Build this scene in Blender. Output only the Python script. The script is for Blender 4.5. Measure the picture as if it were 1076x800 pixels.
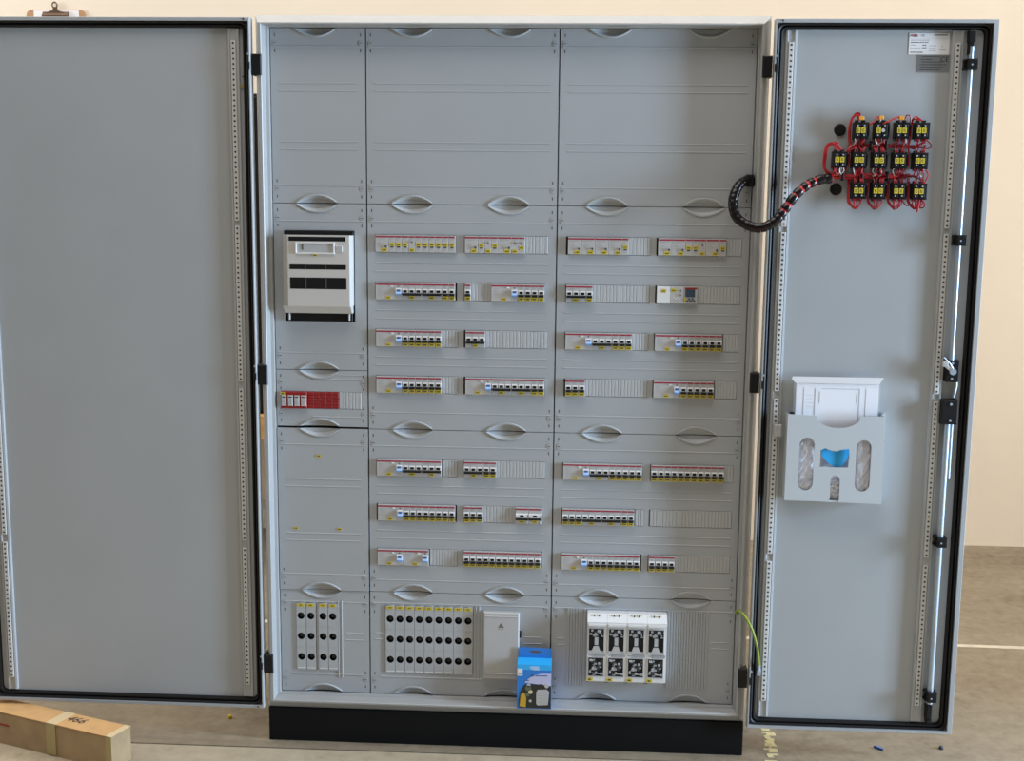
import bpy, bmesh, math, random
from mathutils import Vector, Matrix

for o in list(bpy.data.objects):
    bpy.data.objects.remove(o, do_unlink=True)
SC = bpy.context.scene
C = SC.collection

# ------------------------------------------------------------------ camera
cam = bpy.data.cameras.new('camera'); cam.sensor_fit = 'HORIZONTAL'; cam.sensor_width = 36.0
cam.lens = 1260.03 / 1076 * 36.0; cam.clip_start = 0.05
co = bpy.data.objects.new('camera', cam); C.objects.link(co)
r_, u_, b_ = ((0.9984801531789029, 0.054163078364798556, 0.01018551176344018),
              (-0.018003744770015963, 0.14588361854229062, 0.9891379251728565),
              (0.052088855641975955, -0.9878179643957969, 0.1466370360272372))
co.matrix_world = Matrix(((r_[0], u_[0], b_[0], 0.80264), (r_[1], u_[1], b_[1], -3.15422),
                          (r_[2], u_[2], b_[2], 1.35906), (0, 0, 0, 1)))
SC.camera = co
# ------------------------------------------------------------------ light
SC.view_settings.view_transform = 'Standard'; SC.view_settings.look = 'None'
SC.view_settings.gamma = 1.0; SC.view_settings.use_curve_mapping = False
SC.view_settings.exposure = 0.0
w = bpy.data.worlds.new('hall_daylight'); SC.world = w; w.use_nodes = True
w.node_tree.nodes['Background'].inputs[0].default_value = (1.0, 0.98, 0.95, 1)
w.node_tree.nodes['Background'].inputs[1].default_value = 0.17

def area(name, loc, target, sx, sy, power, col):
    l = bpy.data.lights.new(name, 'AREA'); l.shape = 'RECTANGLE'; l.size = sx; l.size_y = sy
    l.energy = power; l.color = col
    o = bpy.data.objects.new(name, l); C.objects.link(o); o.location = loc
    o.rotation_euler = (Vector(target) - Vector(loc)).to_track_quat('-Z', 'Y').to_euler()
    return o
# daylight from a side window far to the right, a skylight above the rear wall, and hall ceiling lamps in front
area('side_window_light', (6.6, -1.25, 1.3), (0.6, -0.1, 0.9), 0.6, 2.4, 700, (0.56, 0.76, 1.0))
area('rear_skylight', (0.4, 0.4, 6.5), (0.4, 2.1, 0.8), 7.0, 1.5, 300, (1.0, 0.96, 0.90))
area('rear_left_fill', (-5.0, 0.4, 2.6), (0.5, 2.1, 1.8), 1.5, 2.0, 110, (1.0, 0.97, 0.92))  # added fill lamp, brightens the rear wall from the left
area('rear_right_fill', (4.1, 0.7, 1.0), (2.0, 1.6, 0.8), 1.0, 2.0, 17, (1.0, 0.97, 0.92))  # added fill lamp, lifts the right end of the rear wall
area('ceiling_lamp_light', (0.3, -1.6, 4.8), (0.3, -1.2, 0.0), 3.6, 1.6, 95, (1.0, 0.96, 0.90))

# ------------------------------------------------------------------ materials
MATS = {}
def mat(name, col, rough=0.5, metal=0.0, var=0.0, vscale=20.0, bump=0.0, bscale=400.0, spec=0.5, alpha=1.0, trans=0.0, coat=0.0):
    m = bpy.data.materials.new(name); m.use_nodes = True
    nt = m.node_tree; b = nt.nodes['Principled BSDF']
    b.inputs['Base Color'].default_value = (*col, 1); b.inputs['Roughness'].default_value = rough
    b.inputs['Metallic'].default_value = metal; b.inputs['Specular IOR Level'].default_value = spec
    b.inputs['Alpha'].default_value = alpha; b.inputs['Transmission Weight'].default_value = trans
    b.inputs['Coat Weight'].default_value = coat
    tc = nt.nodes.new('ShaderNodeTexCoord')
    if var > 0:
        n = nt.nodes.new('ShaderNodeTexNoise'); n.inputs['Scale'].default_value = vscale; n.inputs['Detail'].default_value = 5
        nt.links.new(tc.outputs['Object'], n.inputs['Vector'])
        rp = nt.nodes.new('ShaderNodeValToRGB')
        rp.color_ramp.elements[0].position = 0.3; rp.color_ramp.elements[1].position = 0.7
        rp.color_ramp.elements[0].color = (*[c * (1 - var) for c in col], 1)
        rp.color_ramp.elements[1].color = (*[min(1, c * (1 + var)) for c in col], 1)
        nt.links.new(n.outputs['Fac'], rp.inputs['Fac']); nt.links.new(rp.outputs['Color'], b.inputs['Base Color'])
    if bump > 0:
        n = nt.nodes.new('ShaderNodeTexNoise'); n.inputs['Scale'].default_value = bscale; n.inputs['Detail'].default_value = 2
        nt.links.new(tc.outputs['Object'], n.inputs['Vector'])
        bp = nt.nodes.new('ShaderNodeBump'); bp.inputs['Strength'].default_value = bump; bp.inputs['Distance'].default_value = 0.001
        nt.links.new(n.outputs['Fac'], bp.inputs['Height']); nt.links.new(bp.outputs['Normal'], b.inputs['Normal'])
    MATS[name] = m
    return m

mat('coat', (0.40, 0.415, 0.425), 0.42, var=0.03, vscale=6, bump=0.12, bscale=900)
mat('door_coat', (0.375, 0.39, 0.40), 0.40, var=0.03, vscale=4, bump=0.25, bscale=700)
mat('panel', (0.385, 0.40, 0.415), 0.36, var=0.02, vscale=5, bump=0.08, bscale=900)
mat('frame', (0.38, 0.38, 0.375), 0.34, var=0.03, vscale=8, bump=0.1, bscale=900)
mat('strip', (0.44, 0.445, 0.45), 0.40)
mat('strip_light', (0.60, 0.60, 0.59), 0.4)
mat('plinth', (0.006, 0.006, 0.0065), 0.6, bump=0.2, bscale=500, spec=0.15)
mat('dark', (0.02, 0.02, 0.022), 0.7)
mat('slot', (0.05, 0.055, 0.06), 0.7)
mat('rubber', (0.008, 0.007, 0.007), 0.5, spec=0.3)
mat('black', (0.008, 0.008, 0.009), 0.45, spec=0.25)
mat('steel', (0.72, 0.72, 0.71), 0.32, metal=0.55)
mat('zinc', (0.42, 0.49, 0.57), 0.42, metal=0.5)
mat('brass', (0.55, 0.42, 0.16), 0.35, metal=0.8)
mat('device', (0.47, 0.46, 0.45), 0.45)
mat('plate_face', (0.42, 0.43, 0.44), 0.4)
mat('device_white', (0.74, 0.735, 0.73), 0.4)
mat('print', (0.33, 0.33, 0.34), 0.6)
mat('ink', (0.03, 0.03, 0.035), 0.6)
mat('red_line', (0.33, 0.015, 0.045), 0.4)
mat('red', (0.28, 0.008, 0.010), 0.45)
mat('yellow', (0.60, 0.47, 0.03), 0.5)
mat('blue_dark', (0.03, 0.12, 0.38), 0.35)
mat('blue', (0.12, 0.34, 0.80), 0.35)
mat('blue_light', (0.42, 0.62, 0.92), 0.35)
mat('screen', (0.04, 0.06, 0.09), 0.2)
mat('cream', (0.56, 0.54, 0.51), 0.42)
mat('wire_red', (0.46, 0.012, 0.018), 0.4)
mat('wire_dark', (0.22, 0.01, 0.015), 0.45)
mat('wire_white', (0.75, 0.72, 0.70), 0.4)
mat('wrap', (0.006, 0.004, 0.004), 0.25, spec=0.35)
mat('earth_green', (0.26, 0.34, 0.03), 0.4)
mat('orange', (0.75, 0.33, 0.03), 0.4)
mat('paper', (0.90, 0.90, 0.95), 0.6)
mat('plate_white', (0.78, 0.78, 0.80), 0.4)
mat('plate_grey', (0.26, 0.27, 0.28), 0.35, metal=0.4)
mat('pocket', (0.50, 0.53, 0.55), 0.45)
mat('polybag', (0.92, 0.92, 1.0), 0.2, alpha=0.45, spec=0.8)
mat('clear', (0.85, 0.86, 0.9), 0.1, alpha=0.10, spec=0.8)
mat('carton_blue', (0.02, 0.20, 0.62), 0.3)
mat('carton_cyan', (0.03, 0.42, 0.88), 0.3)
mat('carton_dark', (0.02, 0.022, 0.02), 0.3)
mat('carton_lilac', (0.52, 0.52, 0.72), 0.3)
mat('carton_gold', (0.55, 0.34, 0.03), 0.3)
mat('carton_green', (0.10, 0.14, 0.08), 0.3)
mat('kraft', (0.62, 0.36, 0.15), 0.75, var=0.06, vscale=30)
mat('kraft_shaded', (0.36, 0.25, 0.135), 0.8, var=0.12, vscale=18)  # same cardboard as the top, with the shade of the sides put into the colour
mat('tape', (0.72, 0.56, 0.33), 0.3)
mat('tape_shaded', (0.38, 0.30, 0.13), 0.4)  # same tape as across the top, painted darker for the shaded side
mat('hardboard', (0.50, 0.28, 0.15), 0.6, var=0.1, vscale=40)
mat('clip_metal', (0.16, 0.10, 0.07), 0.4, metal=0.6)
mat('bench_wood', (0.55, 0.30, 0.08), 0.6, var=0.15, vscale=25)
mat('floor_line', (0.62, 0.56, 0.46), 0.6, var=0.08, vscale=40)
mat('floor_yellow', (0.58, 0.50, 0.26), 0.7, var=0.2, vscale=60)
mat('wall', (0.90, 0.81, 0.69), 0.85, var=0.025, vscale=1.3, bump=0.3, bscale=120)

def concrete(name, c0, c1, c2):
    m = bpy.data.materials.new(name); m.use_nodes = True; nt = m.node_tree; b = nt.nodes['Principled BSDF']
    b.inputs['Roughness'].default_value = 0.6
    tc = nt.nodes.new('ShaderNodeTexCoord')
    mp = nt.nodes.new('ShaderNodeMapping'); mp.inputs['Scale'].default_value = (1.0, 2.2, 1.0)
    nt.links.new(tc.outputs['Object'], mp.inputs['Vector'])
    n1 = nt.nodes.new('ShaderNodeTexNoise'); n1.inputs['Scale'].default_value = 1.6; n1.inputs['Detail'].default_value = 8; n1.inputs['Roughness'].default_value = 0.65
    n2 = nt.nodes.new('ShaderNodeTexNoise'); n2.inputs['Scale'].default_value = 24; n2.inputs['Detail'].default_value = 8; n2.inputs['Roughness'].default_value = 0.7
    nt.links.new(mp.outputs['Vector'], n1.inputs['Vector']); nt.links.new(tc.outputs['Object'], n2.inputs['Vector'])
    mx = nt.nodes.new('ShaderNodeMath'); mx.operation = 'MULTIPLY_ADD'; mx.inputs[1].default_value = 0.55
    nt.links.new(n1.outputs['Fac'], mx.inputs[0])
    m2 = nt.nodes.new('ShaderNodeMath'); m2.operation = 'MULTIPLY'; m2.inputs[1].default_value = 0.45
    nt.links.new(n2.outputs['Fac'], m2.inputs[0]); nt.links.new(m2.outputs[0], mx.inputs[2])
    rp = nt.nodes.new('ShaderNodeValToRGB'); e = rp.color_ramp.elements
    e[0].position = 0.36; e[0].color = (*c0, 1); e[1].position = 0.66; e[1].color = (*c2, 1)
    k = e.new(0.5); k.color = (*c1, 1)
    nt.links.new(mx.outputs[0], rp.inputs['Fac']); nt.links.new(rp.outputs['Color'], b.inputs['Base Color'])
    bp = nt.nodes.new('ShaderNodeBump'); bp.inputs['Strength'].default_value = 0.25; bp.inputs['Distance'].default_value = 0.003
    nt.links.new(n2.outputs['Fac'], bp.inputs['Height']); nt.links.new(bp.outputs['Normal'], b.inputs['Normal'])
    MATS[name] = m
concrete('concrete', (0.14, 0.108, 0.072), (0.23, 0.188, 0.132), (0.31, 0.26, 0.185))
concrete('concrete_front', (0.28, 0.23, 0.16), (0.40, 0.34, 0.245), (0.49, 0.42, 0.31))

# ------------------------------------------------------------------ mesh helpers
class MB:
    """collects faces (with a material each) and links them as one mesh object"""
    def __init__(s): s.v = []; s.f = []; s.m = []; s.mats = []
    def mi(s, m):
        if m not in s.mats: s.mats.append(m)
        return s.mats.index(m)
    def add(s, vs, fs, m):
        o = len(s.v); k = s.mi(m); s.v += [tuple(v) for v in vs]
        for f in fs: s.f.append([o + i for i in f]); s.m.append(k)
        return s
    def box(s, x0, x1, y0, y1, z0, z1, m):
        return s.add([(x0,y0,z0),(x1,y0,z0),(x1,y1,z0),(x0,y1,z0),(x0,y0,z1),(x1,y0,z1),(x1,y1,z1),(x0,y1,z1)],
                     [(0,3,2,1),(4,5,6,7),(0,1,5,4),(1,2,6,5),(2,3,7,6),(3,0,4,7)], m)
    def cbox(s, x0, x1, y0, y1, z0, z1, m, c=0.001):
        """box whose front (low y) edges are chamfered"""
        a = [(x0,y1,z0),(x1,y1,z0),(x1,y1,z1),(x0,y1,z1)]; b = [(x0,y0+c,z0),(x1,y0+c,z0),(x1,y0+c,z1),(x0,y0+c,z1)]
        d = [(x0+c,y0,z0+c),(x1-c,y0,z0+c),(x1-c,y0,z1-c),(x0+c,y0,z1-c)]
        f = [(8,9,10,11),(3,2,1,0)]
        for i in range(4):
            j = (i+1) % 4; f += [(i,j,4+j,4+i),(4+i,4+j,8+j,8+i)]
        return s.add(a+b+d, f, m)
    def prism_x(s, prof, x0, x1, m):
        """profile of (y,z) points extruded along x"""
        n = len(prof); vs = [(x0,y,z) for y,z in prof]+[(x1,y,z) for y,z in prof]
        fs = [tuple(range(n)), tuple(range(2*n-1, n-1, -1))]+[(i,n+i,n+(i+1)%n,(i+1)%n) for i in range(n)]
        return s.add(vs, fs, m)
    def prism_z(s, prof, z0, z1, m):
        n = len(prof); vs = [(x,y,z0) for x,y in prof]+[(x,y,z1) for x,y in prof]
        fs = [tuple(range(n-1,-1,-1)), tuple(range(n, 2*n))]+[(i,(i+1)%n,n+(i+1)%n,n+i) for i in range(n)]
        return s.add(vs, fs, m)
    def prism_y(s, prof, y0, y1, m):
        n = len(prof); vs = [(x,y0,z) for x,z in prof]+[(x,y1,z) for x,z in prof]
        fs = [tuple(range(n)), tuple(range(2*n-1, n-1, -1))]+[(i,n+i,n+(i+1)%n,(i+1)%n) for i in range(n)]
        return s.add(vs, fs, m)
    def cyl_y(s, x, z, r, y0, y1, m, n=16, r1=None):
        r1 = r if r1 is None else r1
        p = [(math.cos(2*math.pi*i/n), math.sin(2*math.pi*i/n)) for i in range(n)]
        vs = [(x+r*a, y0, z+r*b) for a, b in p]+[(x+r1*a, y1, z+r1*b) for a, b in p]
        fs = [tuple(range(n)), tuple(range(2*n-1, n-1, -1))]+[(i,n+i,n+(i+1)%n,(i+1)%n) for i in range(n)]
        return s.add(vs, fs, m)
    def tube(s, pts, r, m, n=8, caps=True):
        P = [Vector(p) for p in pts]; rings = []; up = None
        for i, p in enumerate(P):
            t = (P[min(i+1, len(P)-1)]-P[max(i-1, 0)]).normalized()
            if up is None:
                up = t.orthogonal().normalized()
            else:
                up = (up - t*up.dot(t)).normalized()
            sd = t.cross(up); rr = r[i] if isinstance(r, (list, tuple)) else r
            rings.append([p+(up*math.cos(2*math.pi*k/n)+sd*math.sin(2*math.pi*k/n))*rr for k in range(n)])
        vs = [v for q in rings for v in q]; fs = []
        for i in range(len(P)-1):
            for k in range(n):
                fs.append((i*n+k, i*n+(k+1)%n, (i+1)*n+(k+1)%n, (i+1)*n+k))
        if caps: fs += [tuple(range(n-1,-1,-1)), tuple(range((len(P)-1)*n, len(P)*n))]
        return s.add(vs, fs, m)
    def loops(s, L, m, close_first=False, close_last=False):
        """rectangular loops (x0,x1,z0,z1,y) joined one to the next"""
        vs = []; fs = []
        for (a,b,c,d,y) in L: vs += [(a,y,c),(b,y,c),(b,y,d),(a,y,d)]
        for i in range(len(L)-1):
            for k in range(4):
                fs.append((4*i+k, 4*i+(k+1)%4, 4*i+4+(k+1)%4, 4*i+4+k))
        if close_first: fs.append((0,3,2,1))
        if close_last: o = 4*(len(L)-1); fs.append((o,o+1,o+2,o+3))
        return s.add(vs, fs, m)
    def mesh(s, smooth=False):
        me = bpy.data.meshes.new('mesh'); me.from_pydata(s.v, [], s.f)
        for k in s.mats: me.materials.append(MATS[k])
        me.polygons.foreach_set('material_index', s.m)
        bm = bmesh.new(); bm.from_mesh(me); bmesh.ops.recalc_face_normals(bm, faces=bm.faces); bm.to_mesh(me); bm.free()
        if smooth:
            me.polygons.foreach_set('use_smooth', [True]*len(me.polygons))
            me.set_sharp_from_angle(angle=math.radians(40))
        me.update(); return me
    def build(s, name, parent=None, loc=(0,0,0), smooth=False, label=None):
        return obj(name, s.mesh(smooth), parent, loc, label)

def obj(name, me, parent=None, loc=(0,0,0), label=None):
    if me is not None: me.name = name
    o = bpy.data.objects.new(name, me); C.objects.link(o); o.location = loc
    if parent is not None: o.parent = parent
    if label: o['label'] = label
    return o
def tag(o, label, cat, group=None):
    o['label'] = label; o['category'] = cat
    if group: o['group'] = group
    return o
def thing(name, label, cat, loc=(0,0,0), group=None):
    return tag(obj(name, None, None, loc), label, cat, group)
def struct(o, label, cat):
    o['kind'] = 'structure'; o['label'] = label; o['category'] = cat; return o

def curve_mesh(outlines, th, m):
    """flat plate in x-z with holes (first outline outside), front at y=0, back at y=th"""
    cu = bpy.data.curves.new('t', 'CURVE'); cu.dimensions = '2D'; cu.fill_mode = 'BOTH'; cu.extrude = th/2
    for o in outlines:
        sp = cu.splines.new('POLY'); sp.points.add(len(o)-1); sp.use_cyclic_u = True
        for i, (x, z) in enumerate(o): sp.points[i].co = (x, z, 0, 1)
    ob = bpy.data.objects.new('t', cu); C.objects.link(ob)
    me = bpy.data.meshes.new_from_object(ob.evaluated_get(bpy.context.evaluated_depsgraph_get()))
    bpy.data.objects.remove(ob); bpy.data.curves.remove(cu)
    me.transform(Matrix(((1,0,0,0),(0,0,-1,th/2),(0,1,0,0),(0,0,0,1))))
    me.materials.clear(); me.materials.append(MATS[m]); return me
def text_mesh(txt, size, m, th=0.0003, shear=0.0):
    cu = bpy.data.curves.new('t', 'FONT'); cu.body = txt; cu.size = size; cu.extrude = th/2; cu.align_x = 'CENTER'; cu.align_y = 'CENTER'
    cu.shear = shear; cu.resolution_u = 3
    ob = bpy.data.objects.new('t', cu); C.objects.link(ob)
    me = bpy.data.meshes.new_from_object(ob.evaluated_get(bpy.context.evaluated_depsgraph_get()))
    bpy.data.objects.remove(ob); bpy.data.curves.remove(cu)
    me.transform(Matrix(((1,0,0,0),(0,0,-1,-th/2),(0,1,0,0),(0,0,0,1))))
    me.materials.clear(); me.materials.append(MATS[m]); return me
def circle(x, z, r, n=20): return [(x+r*math.cos(2*math.pi*i/n), z+r*math.sin(2*math.pi*i/n)) for i in range(n)]
def capsule(x, z0, z1, r, n=8):
    p = [(x+r*math.cos(math.pi*i/n), z1-r+r*math.sin(math.pi*i/n)) for i in range(n+1)]
    return p+[(x+r*math.cos(math.pi+math.pi*i/n), z0+r+r*math.sin(math.pi+math.pi*i/n)) for i in range(n+1)]
def spline(pts, k=6):
    P = [Vector(p) for p in pts]; P = [P[0]*2-P[1]]+P+[P[-1]*2-P[-2]]; out = []
    for i in range(1, len(P)-2):
        a, b, c, d = P[i-1:i+3]
        for j in range(k):
            t = j/k; out.append(0.5*((2*b)+(c-a)*t+(2*a-5*b+4*c-d)*t*t+(3*b-a-3*c+d)*t**3))
    out.append(P[-2]); return out

FZ = -0.131                                                     # floor level
# ------------------------------------------------------------------ setting
JY = -0.078
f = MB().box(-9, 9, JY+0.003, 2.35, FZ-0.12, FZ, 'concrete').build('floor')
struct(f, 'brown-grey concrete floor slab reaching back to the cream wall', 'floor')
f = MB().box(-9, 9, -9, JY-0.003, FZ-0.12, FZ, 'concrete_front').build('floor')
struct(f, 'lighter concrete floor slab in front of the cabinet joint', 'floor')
b = MB().box(4.2, 4.4, -0.45, 2.125, FZ, 5.2, 'wall').build('light_blocking_wall')  # added out-of-view wall that blocks window light from the rear wall
struct(b, 'added cream wall out of view, keeping window light off the rear wall', 'wall')
b = MB().box(-9, 9, 2.125, 2.33, FZ, 5.2, 'wall').build('wall_back')
struct(b, 'plain cream painted wall behind the cabinet', 'wall')
ln = MB()
ln.prism_z([(-3.0, 0.945), (5.0, 0.800), (5.0, 0.826), (-3.0, 0.971)], FZ, FZ+0.0012, 'floor_line')
struct(ln.build('trim_1'), 'thin pale line running across the concrete floor', 'floor line')
rnd = random.Random(5)
ym = MB(); y = 0.20
while y > -0.36:
    dy = rnd.uniform(0.008, 0.02); y2 = y-dy
    if not (y2 < JY+0.006 and y > JY-0.006) and rnd.random() < 0.85:
        c0 = 1.352+0.085*y; a0, a1 = c0-rnd.uniform(-0.004, 0.010), c0+rnd.uniform(0.012, 0.030)
        ym.prism_z([(a0, y2+0.0004), (a1, y2+0.0004), (a1+rnd.uniform(-.004, .004), y-0.0004), (a0+rnd.uniform(-.004, .004), y-0.0004)], FZ, FZ+0.0008, 'floor_yellow')
    y = y2
struct(ym.build('trim_2'), 'worn yellow paint marking on floor beside the black plinth', 'floor marking')

# ------------------------------------------------------------------ cabinet
cab = thing('distribution_cabinet', 'tall light grey electrical distribution cabinet with both doors swung open', 'electrical cabinet', (0, 0, 0))
# frame: mitred profile around the opening, most forward at its inner lip
MB().loops([(0.0, 1.25, 0.002, 1.8005, 0.006), (-0.0015, 1.2512, 0.0005, 1.8010, -0.010), (-0.0085, 1.2530, -0.0045, 1.8020, -0.012), (-0.0105, 1.2545, -0.0060, 1.8030, -0.044),
            (-0.0120, 1.2555, -0.0075, 1.8045, -0.0455), (-0.0195, 1.2600, -0.0120, 1.8070, -0.0450), (-0.030, 1.279, -0.035, 1.8275, -0.022), (-0.030, 1.279, -0.035, 1.8275, 0.03)], 'frame').build('frame', cab)
bd = MB()
x0, x1, z0, z1, yb = -0.030, 1.279, -0.035, 1.8275, 0.30
bd.box(x0, x0+0.003, 0.03, yb, z0, z1, 'coat'); bd.box(x1-0.003, x1, 0.03, yb, z0, z1, 'coat')
bd.box(x0+0.003, x1-0.003, 0.03, yb, z0, z0+0.003, 'coat'); bd.box(x0+0.003, x1-0.003, 0.03, yb, z1-0.003, z1, 'coat')
bd.box(x0+0.003, x1-0.003, yb-0.003, yb, z0+0.003, z1-0.003, 'coat')
bd.build('body', cab)
pl = MB(); pl.cbox(-0.030, 1.279, -0.030, 0.30, FZ, -0.0352, 'plinth', 0.002)
pl.build('plinth', cab, label='matt black steel plinth')
for z in (0.17, 0.95, 1.62):                                     # dark mounting rails behind the covers
    MB().box(0.01, 1.24, 0.10, 0.115, z-0.02, z+0.02, 'steel').build('mounting_rail', cab)

# ---- handles: half of an eye-shaped grip; sgn=+1 opens upward from the joint
def grip_mesh(sgn, hw=0.053, hh=0.0195, H=0.024):
    N = 20; vs = []; fs = []
    rows = 11
    for i in range(N+1):
        s = -1+2*i/N; a = hh*(1-s*s); x = hw*s
        col = [(H, 0.0), (min(H, a+0.0042), 0.0), (min(H, a+0.0030), -0.0026), (a+0.0012, -0.0032), (max(a-0.0005, 0), -0.0026), (max(a-0.0012, 0), 0.0)]
        for t in (0.08, 0.2, 0.35, 0.7, 1.0):
            u = min(1.0, t/0.35)
            col.append((max(a-0.0012, 0)*(1-t), 0.008*(1-s*s)**0.5*u*u*(3-2*u)+0.002*(1-s*s)*t))
        for (z, y) in col: vs.append((x, y, sgn*(z+0.0003)))
    for i in range(N):
        for k in range(rows-1):
            fs.append((i*rows+k, (i+1)*rows+k, (i+1)*rows+k+1, i*rows+k+1))
    m = MB(); m.add(vs, fs, 'panel')
    return m.mesh(True)
GRIP = {1: grip_mesh(1), -1: grip_mesh(-1)}
for g in GRIP.values(): g.materials[0] = MATS['coat']
scr = MB(); scr.cyl_y(0, 0, 0.0072, -0.0004, 0.0005, 'print', 16); scr.cyl_y(0, 0, 0.0057, -0.0008, -0.0003, 'panel', 14, 0.0059)
scr.box(-0.0034, 0.0034, -0.0010, -0.0007, -0.0008, 0.0008, 'ink')
SCREW = scr.mesh()

def cover(x0, x1, z0, z1, cuts=(), handles=(), ribs=(), extra=None, y=0.0, gap=0.0016, top=True, bottom=True, gapz=0.0008, label=None):
    """cover plate with real cut-outs; handles = centre x of the eye grips along its top and bottom edges"""
    X0, X1, Z0, Z1 = x0+gap, x1-gap, z0+gapz, z1-gapz
    hol = [c for c in cuts]
    for hx in handles:
        if top: hol.append((hx-0.053, hx+0.053, Z1-0.024, Z1+1))
        if bottom: hol.append((hx-0.053, hx+0.053, Z0-1, Z0+0.024))
    xs = sorted(set([X0, X1]+[min(max(v, X0), X1) for h in hol for v in h[:2]]))
    zs = sorted(set([Z0, Z1]+[min(max(v, Z0), Z1) for h in hol for v in h[2:]]))
    m = MB(); T = 0.003
    def solid(i, k):
        if i < 0 or k < 0 or i >= len(xs)-1 or k >= len(zs)-1: return False
        cx, cz = (xs[i]+xs[i+1])/2, (zs[k]+zs[k+1])/2
        return not any(h[0] < cx < h[1] and h[2] < cz < h[3] for h in hol)
    for i in range(len(xs)-1):
        for k in range(len(zs)-1):
            if not solid(i, k): continue
            a, b, c, d = xs[i], xs[i+1], zs[k], zs[k+1]
            m.add([(a,0,c),(b,0,c),(b,0,d),(a,0,d)], [(0,1,2,3)], 'panel')
            m.add([(a,T,c),(b,T,c),(b,T,d),(a,T,d)], [(3,2,1,0)], 'panel')
            if not solid(i-1, k): m.add([(a,0,c),(a,T,c),(a,T,d),(a,0,d)], [(3,2,1,0)], 'panel')
            if not solid(i+1, k): m.add([(b,0,c),(b,T,c),(b,T,d),(b,0,d)], [(0,1,2,3)], 'panel')
            if not solid(i, k-1): m.add([(a,0,c),(b,0,c),(b,T,c),(a,T,c)], [(3,2,1,0)], 'panel')
            if not solid(i, k+1): m.add([(a,0,d),(b,0,d),(b,T,d),(a,T,d)], [(0,1,2,3)], 'panel')
    for (a, b, z) in ribs:                                       # pressed beads
        m.prism_x([(0.0004, z-0.0022), (-0.0011, z-0.0007), (-0.0011, z+0.0007), (0.0004, z+0.0022)], a, b, 'panel')
    if extra: extra(m)
    o = m.build('cover_panel', cab, (0, y, 0), label=label)
    for hx in handles:
        if top: obj('grip', GRIP[-1], o, (hx, 0, Z1))
        if bottom: obj('grip', GRIP[1], o, (hx, 0, Z0))
    sl = MB()
    for xx in (X0+0.0115, X1-0.0115):
        for zz, sg in ((Z1, -1), (Z0, 1)):
            if Z1-Z0 < 0.2: offs = (0.016, 0.034, 0.05)
            else: offs = (0.017, 0.037, 0.057)
            obj('screw', SCREW, o, (xx, 0, zz+sg*offs[1]))
            for q in (offs[0], offs[2]): sl.box(xx-0.0011, xx+0.0011, -0.0003, 0.001, zz+sg*q-0.0038, zz+sg*q+0.0038, 'slot')
    sl.build('fixing_slots', o)['kind'] = 'stuff'
    return o

XA, XB, XC, XD = 0.0, 0.25, 0.75, 1.25
def full(z, x0, x1): return (x0+0.008, x1-0.008, z)
def dbl(z, x0, x1, d=0.010): return [(x0+0.022, x1-0.022, z-d), (x0+0.022, x1-0.022, z+d)]
def blank_ribs(x0, x1, z0, z1):
    L = [full(z1-0.046, x0, x1), full(z0+0.046, x0, x1)]
    for k in (1, 2): L += dbl(z0+k*(z1-z0)/3, x0, x1)
    return L
R1 = (1.250, 1.125, 1.000, 0.875); R2 = (0.648, 0.523, 0.398)
BX = {'mA': 0.272, 'mB': 0.508, 'rA': 0.775, 'rB': 1.010}
CW = 0.220; HZ = 0.0236
def cuts_for(blocks, rows): return [(BX[b]-0.001, BX[b]+CW, z-HZ, z+HZ) for b in blocks for z in rows]
hm = (0.370, 0.622); hr = (0.878, 1.128); hl = (0.118,)
z3, z2, z1_, z0_ = 1.3525, 0.752, 0.297, 0.003
# top blank covers
cover(XA, XB, z3, 1.800, handles=hl, ribs=blank_ribs(XA, XB, z3, 1.8))
cover(XB, XC, z3, 1.800, handles=hm, ribs=blank_ribs(XB, XC, z3, 1.8))
cover(XC, XD, z3, 1.800, handles=hr, ribs=blank_ribs(XC, XD, z3, 1.8))
# four-row device covers
PN = {}
for key, bl, a, b, hh in (('m', ('mA', 'mB'), XB, XC, hm), ('r', ('rA', 'rB'), XC, XD, hr)):
    rb = [full(z3-0.046, a, b), full(z2+0.046, a, b)]
    for q in range(3): rb += dbl((R1[q]+R1[q+1])/2, a, b, 0.011)
    PN[key+'1'] = cover(a, b, z2, z3, cuts_for(bl, R1), hh, rb)
    rb = [full(z2-0.046, a, b), full(z1_+0.034, a, b)]
    for q in range(2): rb += dbl((R2[q]+R2[q+1])/2, a, b, 0.011)
    PN[key+'2'] = cover(a, b, z1_, z2, cuts_for(bl, R2), hh, rb)
# left column
LM = 0.910
pL1 = cover(XA, XB, LM, z3, [(0.029, 0.217, 1.041, 1.282)], hl, [full(z3-0.046, XA, XB), full(LM+0.046, XA, XB)])
pL2 = cover(XA, XB, z2+0.0035, LM, [(0.013, 0.233, 0.8045, 0.8515)], hl, [(0.10, 0.235, LM-0.026), (0.10, 0.235, z2+0.030), (0.150, 0.235, LM-0.013)])
pL3 = cover(XA, XB, z1_, z2, (), hl, blank_ribs(XA, XB, z1_, z2), y=-0.003)
lab_small = MB(); lab_small.box(-0.006, 0.006, -0.0012, 0.0002, -0.0035, 0.0035, 'yellow'); lab_small.box(-0.0035, 0.003, -0.0014, -0.0011, -0.0012, 0.0014, 'ink')
LABS = lab_small.mesh()
for (x, z) in ((0.114, 0.675), (0.049, 0.472), (0.169, 0.472)): obj('tag', LABS, pL3, (x, 0, z), 'small yellow tag')
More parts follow.
